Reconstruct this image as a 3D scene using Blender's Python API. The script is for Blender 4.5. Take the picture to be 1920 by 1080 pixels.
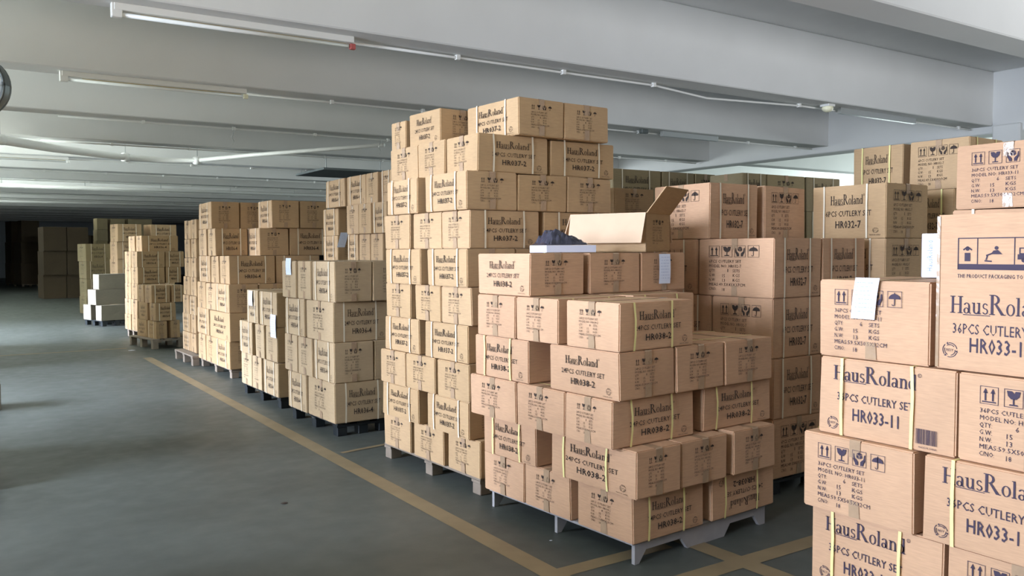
import bpy, bmesh, math, random
from mathutils import Vector, Matrix, Euler
random.seed(11)
SC=bpy.context.scene; COL=SC.collection
for o in list(bpy.data.objects): bpy.data.objects.remove(o)
PI=math.pi
# ---------------- camera, world, lights, exposure ----------------
cd=bpy.data.cameras.new('camera'); cam=bpy.data.objects.new('camera',cd); COL.objects.link(cam)
cd.sensor_width=36; cd.lens=1570/1920*36; cd.clip_end=200; cd.clip_start=.05
cam.matrix_world=Matrix(((0.8347679,0.0287412,-0.5498514,0.0000000),(-0.5505788,0.0344017,-0.8340740,0.0000000),(-0.0050564,0.9989947,0.0445417,1.5700000),(0.0000000,0.0000000,0.0000000,1.0000000)))
SC.camera=cam
vs=SC.view_settings; vs.view_transform='Standard'; vs.look='None'; vs.gamma=1; vs.use_curve_mapping=False; vs.exposure=0.0
w=bpy.data.worlds.new('world'); SC.world=w; w.use_nodes=True
w.node_tree.nodes['Background'].inputs[0].default_value=(1,.88,.75,1); w.node_tree.nodes['Background'].inputs[1].default_value=.05
def area(name,loc,rot,sx,sy,power,color,spread=180):
    l=bpy.data.lights.new(name,'AREA'); l.shape='RECTANGLE'; l.size=sx; l.size_y=sy; l.energy=power; l.color=color; l.spread=math.radians(spread)
    o=bpy.data.objects.new(name,l); o.location=loc; o.rotation_euler=[math.radians(a) for a in rot]; COL.objects.link(o); return o
COOL=(.80,.93,1.0); WARM=(1.0,.83,.68)
WIN_Y=[(-3.6,-1.4),(0.2,2.9),(4.6,6.3),(8.6,12.6),(17.0,21.0),(24,28),(30,38)]
SKY=(.70,.79,1.0)
for i,(a,b) in enumerate(WIN_Y):
    area('window_daylight',(-4.42,(a+b)/2,2.25),(0,[-86,-86,-79,-66,-71,-80,-80][i],0),1.9,b-a,[5,180,160,265,400,12,2][i],SKY,[70,82,74,58,60,80,80][i])
for a,b,e in ((-3.6,-1.4,120),(0.2,6.3,330),(8.6,12.6,300),(15,21.0,1350),(24,28,1300),(30,38,800)):
    area('ceiling_fill_light',(-4.40,(a+b)/2,2.9),(0,-118,0),.5,b-a,e*.55,(.90,1.0,.96),70)      # unseen fill added along the window wall, aimed up to brighten the ceiling
area('back_fill_light',(-1.2,-4.4,1.2),(128,0,0),5.0,1.8,150,(1,.85,.66),90)  # unseen warm fill added behind the camera, tilted up onto the beams
area('back_right_fill_light',(9.5,-4.4,1.2),(128,0,0),6.0,1.8,250,(.97,.98,1),80)  # unseen fill added at back right to brighten the right-hand beam faces
area('far_window_daylight',(23.8,9,2.6),(0,90,0),2.0,14,1200,(.86,1,.99))
area('far_window_daylight',(23.8,30,2.6),(0,90,0),2.0,14,120,(.8,.95,1.0))

# ---------------- materials ----------------
def nodes(name):
    m=bpy.data.materials.new(name); m.use_nodes=True; nt=m.node_tree
    return m,nt,nt.nodes['Principled BSDF']
def simple(name,c,r=.6,metal=0,noise=0,scale=8,bump=0,spec=.5,trans=0):
    m,nt,b=nodes(name); b.inputs['Base Color'].default_value=(*c,1); b.inputs['Roughness'].default_value=r; b.inputs['Metallic'].default_value=metal
    b.inputs['Specular IOR Level'].default_value=spec
    if trans: b.inputs['Transmission Weight'].default_value=trans
    if noise or bump:
        tc=nt.nodes.new('ShaderNodeTexCoord'); n=nt.nodes.new('ShaderNodeTexNoise'); n.inputs['Scale'].default_value=scale; n.inputs['Detail'].default_value=5
        nt.links.new(tc.outputs['Object'],n.inputs['Vector'])
        if noise:
            mx=nt.nodes.new('ShaderNodeMix'); mx.data_type='RGBA'
            mx.inputs[6].default_value=(*[x*(1-noise) for x in c],1); mx.inputs[7].default_value=(*[min(1,x*(1+noise)) for x in c],1)
            nt.links.new(n.outputs['Fac'],mx.inputs[0]); nt.links.new(mx.outputs[2],b.inputs['Base Color'])
        if bump:
            bp=nt.nodes.new('ShaderNodeBump'); bp.inputs['Strength'].default_value=bump; bp.inputs['Distance'].default_value=.01
            nt.links.new(n.outputs['Fac'],bp.inputs['Height']); nt.links.new(bp.outputs[0],b.inputs['Normal'])
    return m
def cardboard(name,c1,c2):
    m,nt,b=nodes(name); N=nt.nodes.new; Lk=nt.links.new
    oi=N('ShaderNodeObjectInfo'); tc=N('ShaderNodeTexCoord'); mp=N('ShaderNodeMapping'); mp.inputs['Scale'].default_value=(3,3,40)
    n1=N('ShaderNodeTexNoise'); n1.inputs['Scale'].default_value=3; n1.inputs['Detail'].default_value=4
    n2=N('ShaderNodeTexNoise'); n2.inputs['Scale'].default_value=6; n2.inputs['Detail'].default_value=3
    va=N('ShaderNodeVectorMath'); va.operation='ADD'
    sc=N('ShaderNodeVectorMath'); sc.operation='SCALE'; sc.inputs[3].default_value=17
    cmb=N('ShaderNodeCombineXYZ'); Lk(oi.outputs['Random'],cmb.inputs[0]); Lk(oi.outputs['Random'],cmb.inputs[1]); Lk(cmb.outputs[0],sc.inputs[0])
    Lk(tc.outputs['Object'],va.inputs[0]); Lk(sc.outputs[0],va.inputs[1]); Lk(va.outputs[0],n1.inputs['Vector']); Lk(va.outputs[0],mp.inputs[0]); Lk(mp.outputs[0],n2.inputs['Vector'])
    mx=N('ShaderNodeMix'); mx.data_type='RGBA'; mx.inputs[6].default_value=(*c1,1); mx.inputs[7].default_value=(*c2,1); Lk(oi.outputs['Random'],mx.inputs[0])
    add=N('ShaderNodeMath'); add.operation='ADD'; Lk(n1.outputs['Fac'],add.inputs[0]); Lk(n2.outputs['Fac'],add.inputs[1])
    mr=N('ShaderNodeMapRange'); mr.inputs[1].default_value=.6; mr.inputs[2].default_value=1.4; mr.inputs[3].default_value=.86; mr.inputs[4].default_value=1.12; Lk(add.outputs[0],mr.inputs[0])
    hs=N('ShaderNodeHueSaturation'); Lk(mx.outputs[2],hs.inputs['Color']); Lk(mr.outputs[0],hs.inputs['Value']); Lk(hs.outputs[0],b.inputs['Base Color'])
    b.inputs['Roughness'].default_value=.72; b.inputs['Specular IOR Level'].default_value=.25
    bp=N('ShaderNodeBump'); bp.inputs['Strength'].default_value=.25; bp.inputs['Distance'].default_value=.004; Lk(n1.outputs['Fac'],bp.inputs['Height']); Lk(bp.outputs[0],b.inputs['Normal'])
    return m
M={}
M['board']=cardboard('kraft_cardboard',(.53,.355,.195),(.49,.325,.17))
M['pink']=cardboard('rosy_kraft_cardboard',(.60,.37,.22),(.56,.34,.20))
M['pale']=cardboard('pale_carton',(.26,.225,.17),(.24,.21,.16))
M['tan']=cardboard('greyish_tan_cardboard',(.52,.38,.225),(.47,.34,.195))
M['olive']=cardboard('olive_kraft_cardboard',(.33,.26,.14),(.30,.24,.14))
M['brown']=cardboard('shade_darkened_cardboard',(.085,.06,.035),(.07,.05,.03))  # base colour darkened to carry the shade on the far stacks
M['inside']=simple('plain_inner_cardboard',(.66,.47,.31),.8,noise=.06,scale=14)
M['ink']=simple('black_print_ink',(.055,.04,.032),.75,spec=.2)
M['inkp']=simple('violet_black_print_ink',(.065,.05,.075),.75,spec=.2)
M['tape']=simple('packing_tape_film',(.44,.30,.185),.16,spec=.7,noise=.12,scale=30,bump=.3)
M['strap']=simple('yellow_plastic_strap',(.88,.80,.34),.4)
M['strapw']=simple('cream_plastic_strap',(.82,.74,.56),.45)
M['wood']=simple('weathered_pallet_wood',(.25,.20,.15),.85,noise=.3,scale=9,bump=.4)
M['greyp']=simple('grey_pallet_board',(.36,.345,.34),.8,noise=.18,scale=9)
M['blackp']=simple('black_plastic_pallet',(.012,.016,.018),.5)
M['paper']=simple('white_paper',(.80,.86,.98),.8)
M['white']=simple('white_glossy_card',(.80,.83,.97),.5)
M['blueprint']=simple('blue_grey_print',(.30,.38,.60),.8)
M['paint']=simple('white_painted_concrete',(.70,.70,.685),.75,noise=.07,scale=1.6,bump=.15)
M['pvc']=simple('white_pvc',(.78,.78,.75),.45)
M['tube']=simple('unlit_tube_glass',(.85,.87,.85),.25)
M['stain']=simple('yellowed_fixture_edge',(.55,.40,.14),.6)
M['grey']=simple('dark_grey_metal',(.16,.18,.18),.35,metal=.6)
M['lgrey']=simple('light_grey_metal',(.5,.52,.52),.35,metal=.5)
M['wall']=simple('grey_blue_wall_paint',(.40,.43,.47),.8,noise=.08,scale=1)
M['red']=simple('red_plastic',(.45,.10,.09),.5)
M['cream']=simple('cream_plastic',(.85,.82,.6),.4)
M['bag']=simple('smoky_clear_bag',(.05,.05,.075),.1,spec=.9,noise=.8,scale=40)
M['line']=simple('worn_yellow_floor_paint',(.24,.18,.10),.55,noise=.3,scale=5)
# floor: epoxy with scuffs
m,nt,b=nodes('green_grey_epoxy_floor'); N=nt.nodes.new; Lk=nt.links.new
tc=N('ShaderNodeTexCoord'); n=N('ShaderNodeTexNoise'); n.inputs['Scale'].default_value=.9; n.inputs['Detail'].default_value=7; n.inputs['Roughness'].default_value=.6
n2=N('ShaderNodeTexNoise'); n2.inputs['Scale'].default_value=7; n2.inputs['Detail'].default_value=5
Lk(tc.outputs['Object'],n.inputs[0]); Lk(tc.outputs['Object'],n2.inputs[0])
cr=N('ShaderNodeValToRGB'); cr.color_ramp.elements[0].position=.3; cr.color_ramp.elements[0].color=(.066,.073,.062,1); cr.color_ramp.elements[1].position=.75; cr.color_ramp.elements[1].color=(.112,.124,.112,1)
Lk(n.outputs['Fac'],cr.inputs[0]); Lk(cr.outputs[0],b.inputs['Base Color'])
mr=N('ShaderNodeMapRange'); mr.inputs[3].default_value=.34; mr.inputs[4].default_value=.6; Lk(n2.outputs['Fac'],mr.inputs[0]); Lk(mr.outputs[0],b.inputs['Roughness'])
bp=N('ShaderNodeBump'); bp.inputs['Strength'].default_value=.12; bp.inputs['Distance'].default_value=.01; Lk(n2.outputs['Fac'],bp.inputs['Height']); Lk(bp.outputs[0],b.inputs['Normal'])
b.inputs['Specular IOR Level'].default_value=.35
M['floor']=m

# ---------------- helpers ----------------
def tag(o,label=None,cat=None,group=None,kind=None):
    if label: o['label']=label
    if cat: o['category']=cat
    if group: o['group']=group
    if kind: o['kind']=kind
    return o
def empty(name,loc=(0,0,0),rz=0):
    o=bpy.data.objects.new(name,None); o.location=loc; o.rotation_euler=(0,0,rz); o.empty_display_size=.1; COL.objects.link(o); return o
def link(name,me,mat=None,parent=None,loc=(0,0,0),rot=(0,0,0),sc=None):
    if mat is not None and not me.materials: me.materials.append(mat)
    o=bpy.data.objects.new(name,me); o.location=loc; o.rotation_euler=rot
    if sc: o.scale=sc
    if parent: o.parent=parent
    COL.objects.link(o); return o
def mesh(name,bm,smooth=False):
    me=bpy.data.meshes.new(name); bm.normal_update(); bm.to_mesh(me); bm.free()
    if smooth:
        for p in me.polygons: p.use_smooth=True
    return me
def bx(bm,x0,x1,y0,y1,z0,z1,bev=0):
    v=[bm.verts.new(p) for p in [(x0,y0,z0),(x1,y0,z0),(x1,y1,z0),(x0,y1,z0),(x0,y0,z1),(x1,y0,z1),(x1,y1,z1),(x0,y1,z1)]]
    fs=[bm.faces.new([v[i] for i in q]) for q in [(0,3,2,1),(4,5,6,7),(0,1,5,4),(1,2,6,5),(2,3,7,6),(3,0,4,7)]]
    if bev:
        es=list({e for f in fs for e in f.edges}); bmesh.ops.bevel(bm,geom=es,offset=bev,segments=1,affect='EDGES')
    return v
def boxmesh(name,*a,bev=0):
    bm=bmesh.new(); bx(bm,*a,bev=bev); return mesh(name,bm)
def tubemesh(name,pts,r,seg=8,rs=None):
    bm=bmesh.new(); rings=[]
    pts=[Vector(p) for p in pts]
    for i,p in enumerate(pts):
        d=(pts[min(i+1,len(pts)-1)]-pts[max(i-1,0)]).normalized()
        a=d.cross(Vector((0,0,1)));  a=a.normalized() if a.length>1e-3 else Vector((1,0,0)); b_=d.cross(a)
        rr=rs[i] if rs else r
        rings.append([bm.verts.new(p+a*rr*math.cos(2*PI*k/seg)+b_*rr*math.sin(2*PI*k/seg)) for k in range(seg)])
    for q,s in zip(rings,rings[1:]):
        for k in range(seg): bm.faces.new([q[k],q[(k+1)%seg],s[(k+1)%seg],s[k]])
    bm.faces.new(rings[0][::-1]); bm.faces.new(rings[-1])
    bmesh.ops.recalc_face_normals(bm,faces=bm.faces)
    return mesh(name,bm,True)

# ---------------- print on cartons: lettering, symbols ----------------
class Ink:                       # flat shapes in the x-z plane, facing -y
    def __init__(s): s.v=[]; s.f=[]
    def poly(s,p):
        k=len(s.v); s.v+= [(x,0,y) for x,y in p]; s.f.append(list(range(k,k+len(p))))
    def bar(s,x0,y0,x1,y1): s.poly([(x0,y0),(x1,y0),(x1,y1),(x0,y1)])
    def arc(s,cx,cy,rx,ry,a0,a1,wx,wy,n=10):
        for i in range(n):
            a=math.radians(a0+(a1-a0)*i/n); c=math.radians(a0+(a1-a0)*(i+1)/n)
            s.poly([(cx+rx*math.cos(a),cy+ry*math.sin(a)),(cx+rx*math.cos(c),cy+ry*math.sin(c)),(cx+(rx-wx)*math.cos(c),cy+(ry-wy)*math.sin(c)),(cx+(rx-wx)*math.cos(a),cy+(ry-wy)*math.sin(a))])
    def line(s,x0,y0,x1,y1,w):
        d=math.hypot(x1-x0,y1-y0); nx,ny=-(y1-y0)/d*w/2,(x1-x0)/d*w/2
        s.poly([(x0+nx,y0+ny),(x0-nx,y0-ny),(x1-nx,y1-ny),(x1+nx,y1+ny)])
    def frame(s,x0,y0,x1,y1,w):
        s.bar(x0,y0,x1,y0+w); s.bar(x0,y1-w,x1,y1); s.bar(x0,y0+w,x0+w,y1-w); s.bar(x1-w,y0+w,x1,y1-w)
    def add(s,other,ox,oy,sx,sy=None):
        sy=sy or sx; k=len(s.v); s.v+=[(ox+x*sx,0,oy+z*sy) for x,_,z in other.v]; s.f+=[[i+k for i in f] for f in other.f]
    def mesh(s,name,mat):
        me=bpy.data.meshes.new(name); me.from_pydata(s.v,[],s.f); me.update(); me.materials.append(mat); return me
_tc={}
def text(t,bold=.0):
    "sans lettering as Ink, cap height 1, left aligned at 0"
    key=(t,bold)
    if key in _tc: return _tc[key]
    cu=bpy.data.curves.new('lettering','FONT'); cu.body=t; cu.size=1; cu.resolution_u=1; cu.offset=bold; cu.space_character=1.05
    ob=bpy.data.objects.new('lettering',cu); COL.objects.link(ob)
    dg=bpy.context.evaluated_depsgraph_get(); me=bpy.data.meshes.new_from_object(ob.evaluated_get(dg))
    k=Ink(); s=1/.70
    k.v=[(v.co.x*s,0,v.co.y*s) for v in me.vertices]; k.f=[list(p.vertices) for p in me.polygons]
    bpy.data.objects.remove(ob); bpy.data.meshes.remove(me); bpy.data.curves.remove(cu)
    k.w=max(v[0] for v in k.v); _tc[key]=k; return k
def put(I,t,x,y,capw,caph,bold=.0):
    "text t in box: left x, base y, width capw, cap height caph"
    k=text(t,bold); I.add(k,x,y,capw/k.w,caph)
def brand():                      # serif logotype, cap height 1, returns Ink with .w
    I=Ink()
    def g(x,fn): J=Ink(); fn(J); I.add(J,x,0,1)
    def H(J):
        J.bar(.12,0,.27,1); J.bar(.64,0,.79,1); J.bar(.27,.48,.64,.54)
        for a in (.02,.54):
            J.bar(a,0,a+.35,.05); J.bar(a,.95,a+.35,1)
    def a(J):
        J.bar(.34,.04,.46,.45); J.arc(.24,.42,.22,.22,0,155,.11,.05,8); J.arc(.22,.17,.2,.18,0,360,.1,.05,12); J.bar(.42,0,.54,.05)
    def u(J):
        J.bar(.08,.18,.2,.64); J.bar(0,.6,.2,.65); J.arc(.3,.2,.22,.21,180,350,.12,.07,8); J.bar(.42,.0,.54,.64); J.bar(.34,.6,.54,.65); J.bar(.54,0,.62,.05)
    def s_(J):
        J.arc(.2,.47,.17,.175,20,270,.07,.06,8); J.arc(.2,.175,.19,.18,-160,90,.08,.06,8)
    def R(J):
        J.bar(.1,0,.27,1.14); J.bar(0,0,.38,.05); J.bar(0,1.09,.3,1.14); J.arc(.3,.86,.36,.285,-90,90,.15,.06,10)
        J.poly([(.34,.6),(.5,.6),(.98,0),(.76,0)]); J.bar(.76,0,1.06,.05)
    def o(J): J.arc(.27,.32,.27,.335,0,360,.11,.045,14)
    def l(J): J.bar(.08,0,.21,1.02); J.bar(0,0,.29,.05); J.bar(0,.97,.21,1.02)
    def n_(J):
        J.bar(.08,0,.2,.64); J.bar(0,.6,.2,.65); J.bar(0,0,.27,.05); J.arc(.33,.42,.22,.235,0,150,.12,.07,8); J.bar(.43,0,.55,.43); J.bar(.36,0,.62,.05)
    def d(J): J.arc(.25,.31,.25,.32,0,360,.11,.045,14); J.bar(.38,0,.51,1.02); J.bar(.3,.97,.51,1.02); J.bar(.51,0,.58,.05)
    x=0
    for fn,adv in ((H,.9),(a,.58),(u,.68),(s_,.46),(R,1.08),(o,.6),(l,.34),(a,.6),(n_,.68),(d,.62)):
        g(x,fn); x+=adv
    I.bar(.9,-.09,2.7,-.045)
    I.arc(x+.18,.98,.13,.13,0,360,.03,.03,12); k=text('R'); I.add(k,x+.125,.92,.1,.12)
    I.w=x-.04; return I
BR=brand()
def ic_up(): 
    J=Ink()
    for cx in (.3,.7): J.bar(cx-.045,.2,cx+.045,.68); J.poly([(cx-.13,.62),(cx+.13,.62),(cx,.9)])
    J.bar(.12,.1,.88,.17); return J
def ic_glass():
    J=Ink(); J.poly([(.14,.9),(.2,.62),(.36,.46),(.64,.46),(.8,.62),(.86,.9),(.6,.9),(.54,.76),(.47,.84),(.4,.9)]); J.bar(.46,.18,.54,.48); J.poly([(.26,.1),(.74,.1),(.7,.18),(.3,.18)]); return J
def ic_hands():
    J=Ink(); J.poly([(.5,.92),(.7,.8),(.5,.7),(.3,.8)]); J.poly([(.3,.77),(.48,.67),(.48,.48),(.3,.58)]); J.poly([(.7,.77),(.52,.67),(.52,.48),(.7,.58)])
    for s in (-1,1):
        f=lambda x:.5+s*x
        for q in ([(.42,.8),(.34,.78),(.3,.5),(.36,.42)],[(.42,.8),(.36,.42),(.3,.2),(.42,.42)],[(.3,.5),(.18,.42),(.08,.3),(.08,.08),(.28,.08),(.3,.2),(.4,.42)]):
            p=[(f(x),y) for x,y in q]; J.poly(p if s>0 else p[::-1])
    return J
def ic_umb():
    J=Ink(); n=10; J.poly([(.5+.4*math.cos(PI*i/n),.52+.32*math.sin(PI*i/n)) for i in range(n+1)]); J.bar(.47,.18,.53,.92); J.arc(.42,.2,.11,.11,180,360,.05,.05,6); return J
ICONS=[ic_up(),ic_glass(),ic_hands(),ic_umb()]
def recycle():
    J=Ink()
    for k in range(3):
        J.arc(.5,.5,.5,.5,k*120+12,k*120+100,.05,.05,6); J.arc(.5,.5,.38,.38,k*120+40,k*120+125,.05,.05,6)
        a=math.radians(k*120+105); J.poly([(.5+.56*math.cos(a),.5+.56*math.sin(a)),(.5+.38*math.cos(a),.5+.38*math.sin(a)),(.5+.48*math.cos(a+.28),.5+.48*math.sin(a+.28))])
    put(J,'RESY',.26,.42,.48,.17); return J
REC=recycle()
SPEC={'038':('24PCS CUTLERY SET','HR038-2','8','53X39X25CM'),'037':('24PCS CUTLERY SET','HR037-2','8','53X39X25CM'),'036':('24PCS CUTLERY SET','HR036-4','8','51X40X34CM'),
      '032':('6PCS CUTLERY SET','HR032-7','1','49.5X43X37CM'),'033':('36PCS CUTLERY SET','HR033-11','6','59.5X50.5X32CM')}
def face_H(mod,L,h):
    I=Ink(); a,b_,q,ms=SPEC[mod]
    if mod=='033':
        x0=-L/2+.12*L; w_=.62*L; I.add(BR,x0,h*.72,w_/BR.w,h*.185)
        put(I,a,-L/2+.15*L,h*.46,.57*L,h*.10,.004); put(I,b_,-L/2+.27*L,h*.22,.35*L,h*.155,.012)
        I.add(REC,-L/2+.075*L,h*.07,.05,.05)
        r=random.Random(3); x=L*.24
        while x<L*.24+.085:
            wd=r.choice([.0012,.002,.003]); I.bar(x,h*.09,x+wd,h*.27); x+=wd+r.choice([.0015,.0025])
        put(I,'MADE IN CHINA',L*.26,h*.04,.07,h*.022)
    else:
        f=.47 if mod!='032' else .44
        I.add(BR,-f*L/2-.01,h*.64,f*L/BR.w,h*.17)
        put(I,a,-.31*L,h*.42,.62*L,h*.105,.004); put(I,b_,-.175*L,h*.2,.35*L,h*.135,.014)
        I.add(REC,.33*L,h*.1,.035,.035); put(I,'MADE IN CHINA',.29*L,h*.05,.065,h*.025)
    return I
def face_M(mod,W,h):
    I=Ink(); a,b_,q,ms=SPEC[mod]
    fr=mod in('033','032'); s=h*(.2 if fr else .155); x0=-W/2+(.15 if fr else .26)*W; gap=s*(1.2 if fr else 1.28)
    ytop=h*(.68 if fr else .70)
    if fr and mod=='033': gap=.655*W/4
    for i,ic in enumerate(ICONS):
        I.add(ic,x0+i*gap,ytop,s)
        if fr: I.frame(x0+i*gap,ytop,x0+i*gap+s,ytop+s,s*.03)
    lw=(.44 if fr else .36)*W; lh=h*(.052 if fr else .045); y=ytop-lh*1.9; st=h*(.081 if fr else .068)
    put(I,a,x0,y,lw,lh,.0); y-=st
    put(I,'MODEL NO: '+b_,x0,y,lw,lh,.0); y-=st
    for l_,v_,r_ in (('QTY:',q,'SETS'),('G.W:','15','KGS'),('N.W:','13','KGS')):
        put(I,l_,x0,y,lw*.2,lh,.0); put(I,v_,x0+lw*(.55 if l_=='QTY:' else .4),y-(0 if l_=='QTY:' else .2*lh),lw*.055*len(v_),lh*1.1,.0); put(I,r_,x0+lw*.74,y,lw*.22,lh,.0); y-=st
    put(I,'MEAS:'+ms,x0,y,lw*1.12,lh,.0); y-=st
    put(I,'C/NO:',x0,y,lw*.24,lh,.0); put(I,'18',x0+lw*.4,y-lh*.2,lw*.1,lh*1.1)
    return I
PM={}
def pmesh(kind,mod,dim,h):
    k=(kind,mod)
    if k not in PM:
        I=(face_H if kind=='H' else face_M)(mod,dim,h); PM[k]=(I.mesh('print_'+kind,M['inkp' if mod=='033' else 'ink']),dim,h)
    return PM[k]

# ---------------- the setting ----------------
XL,XR,YB,YF,ZC=-4.5,24.,-5.,62.,4.35
fl=link('floor',boxmesh('floor',XL,XR,YB,YF,-.2,0),M['floor']); tag(fl,kind='structure')
LZ=[.0008]
def paintline(x0,y0,x1,y1,wd):
    LZ[0]+=.0005
    d=math.hypot(x1-x0,y1-y0); nx,ny=-(y1-y0)/d*wd/2,(x1-x0)/d*wd/2
    bm=bmesh.new(); n_=max(2,int(d/1.5)); L_=[];R_=[]
    rr=random.Random(int(d*100))
    for i in range(n_+1):
        t=i/n_; x=x0+(x1-x0)*t; y=y0+(y1-y0)*t; j=1+rr.uniform(-.06,.06)
        L_.append(bm.verts.new((x+nx*j,y+ny*j,LZ[0]))); R_.append(bm.verts.new((x-nx*j,y-ny*j,LZ[0])))
    for i in range(n_): bm.faces.new([L_[i],R_[i],R_[i+1],L_[i+1]])
    bmesh.ops.recalc_face_normals(bm,faces=bm.faces)
    link('painted_line',mesh('painted_line',bm),M['line'],fl)
paintline(2.36,2.76,2.30,13.4,.125)
paintline(2.36,3.225,3.1,3.22,.10); paintline(2.55,2.83,9,2.78,.12); paintline(3.26,2.1,3.22,3.45,.12)
paintline(2.44,6.13,3.4,6.30,.05); paintline(-1,15.0,2.25,14.9,.12)
ce=link('ceiling',boxmesh('ceiling',XL,XR,YB,YF,ZC,ZC+.25),M['paint']); tag(ce,kind='structure')
for k in range(-2,19):
    y0=3.95+3*k
    tag(link('beam',boxmesh('beam',XL,13.72,y0,y0+.38,3.5,ZC,bev=.012),M['paint']),kind='structure')
    tag(link('beam',boxmesh('beam',14.12,XR,y0,y0+.38,3.5,ZC,bev=.012),M['paint']),kind='structure')
tag(link('girder',boxmesh('girder',13.7,14.14,YB,YF,3.38,ZC,bev=.015),M['paint']),kind='structure')
for n_,(yy) in enumerate((6.5,24.5)):
    tag(link('column',boxmesh('column',13.62,14.2,yy,yy+.42,0,3.5,bev=.02),M['paint']),'white painted concrete column under the girder',kind='structure')
# left wall with window openings: sill, header, piers
bm=bmesh.new(); bx(bm,XL-.3,XL,YB,YF,0,1.25); bx(bm,XL-.3,XL,YB,YF,3.25,ZC)
yy=YB
for a,b_ in WIN_Y+[(YF,YF)]:
    if a>yy: bx(bm,XL-.3,XL,yy,a,1.25,3.25)
    yy=b_
tag(link('wall_left',mesh('wall_left',bm),M['wall']),kind='structure')
tag(link('wall_far',boxmesh('wall_far',XL,XR,YF,YF+.3,0,ZC),M['wall']),kind='structure')
bm=bmesh.new(); bx(bm,XR,XR+.3,YB,YF,0,1.5); bx(bm,XR,XR+.3,YB,YF,3.7,ZC); bx(bm,XR,XR+.3,YB,1.8,1.5,3.7); bx(bm,XR,XR+.3,16.2,22.8,1.5,3.7); bx(bm,XR,XR+.3,37.2,YF,1.5,3.7)
tag(link('wall_right',mesh('wall_right',bm),M['wall']),kind='structure')
bm=bmesh.new(); bx(bm,XL,-3.8,YB-.3,YB,0,ZC); bx(bm,1.4,6.4,YB-.3,YB,0,ZC); bx(bm,12.6,XR,YB-.3,YB,0,ZC); bx(bm,-3.8,1.4,YB-.3,YB,3.5,ZC); bx(bm,6.4,12.6,YB-.3,YB,3.5,ZC)
tag(link('wall_back',mesh('wall_back',bm),M['wall']),kind='structure')

# ---------------- pallets ----------------
PAL=[('pallet', 3.253, 3.74, 3.5, 1.087, 1.223, 0.115, 'greyp', 'grey flat-sided pallet under the front pallet'),
 ('pallet', 3.218, 5.213, 3.0, 1.026, 1.298, 0.115, 'wood', 'weathered wooden pallet under the tall tower behind the front pallet'),
 ('pallet', 2.855, 7.22, 2.0, 0.49, 1.047, 0.115, 'blackp', 'black plastic pallet under the paper-tagged stack beside the tower'),
 ('pallet', 2.864, 8.826, 1.0, 0.47, 1.213, 0.115, 'blackp', 'black plastic pallet under the short stack with blue-white tags'),
 ('pallet', 3.354, 11.283, 1.0, 1.182, 1.46, 0.115, 'wood', 'weathered wooden pallet under the wide stack past the short stack'),
 ('pallet', 2.941, 12.542, 1.0, 0.62, 1.051, 0.14, 'wood', 'weathered wooden pallet under the ragged stack past the wide stack'),
 ('pallet', 4.031, 8.753, 1.5, 0.47, 0.893, 0.115, 'wood', 'weathered wooden pallet under the second-row stack left of the tower'),
 ('pallet', 4.099, 9.972, 1.5, 0.47, 0.426, 0.115, 'wood', 'weathered wooden pallet under the second-row column behind wide stack'),
 ('pallet', 2.932, 15.066, 11, 0.93, 1.023, 0.16, 'wood', 'weathered wooden pallet under the low three-layer pallet in the distance'),
 ('pallet', 2.878, 16.789, 6, 0.47, 0.768, 0.14, 'wood', 'weathered wooden pallet under the stepped stack behind the low pallet'),
 ('pallet', 2.694, 20.123, 18, 0.67, 0.802, 0.12, 'blackp', 'black plastic pallet under the pale boxes on the small distant pallet'),
 ('pallet', 3.862, 22.878, 10.0, 1.376, 0.512, 0.12, 'wood', 'weathered wooden pallet under the high stack behind the pale boxes'),
 ('pallet', 2.52, 46.793, 14.0, 0.751, 2.271, 0.1, 'wood', 'weathered wooden pallet under the darkest stack at the left edge'),
 ('pallet', 4.726, 3.962, 0.5, 0.92, 0.931, 0.115, 'blackp', 'black plastic pallet under the large-carton stack right of the front pallet'),
 ('pallet', 5.565, 3.594, 0.0, 0.47, 0.393, 0.115, 'wood', 'weathered wooden pallet under the second large-carton stack right of centre'),
 ('pallet', 6.565, 3.895, 0.0, 0.47, 0.864, 0.115, 'wood', 'weathered wooden pallet under the rear stack against the light at upper right'),
 ('pallet', 6.366, 6.915, 0.0, 1.477, 0.57, 0.115, 'wood', 'weathered wooden pallet under the unlit stack deep behind the open carton'),
 ('pallet', 7.456, 6.115, 0.0, 1.569, 0.57, 0.115, 'wood', 'weathered wooden pallet under the unlit stack beside the rear wall lights'),
 ('pallet', 4.678, 5.408, 2.0, 0.47, 0.33, 0.115, 'wood', 'weathered wooden pallet under the half-hidden stack behind the open carton'),
 ('pallet', 3.317, 1.715, 0.5, 0.565, 1.061, 0.165, 'wood', 'weathered wooden pallet under the nearest right-hand stack'),
 ('pallet', 4.494, 2.001, 0.5, 0.475, 0.565, 0.165, 'wood', 'weathered wooden pallet under the column behind the nearest right-hand stack')]
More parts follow.
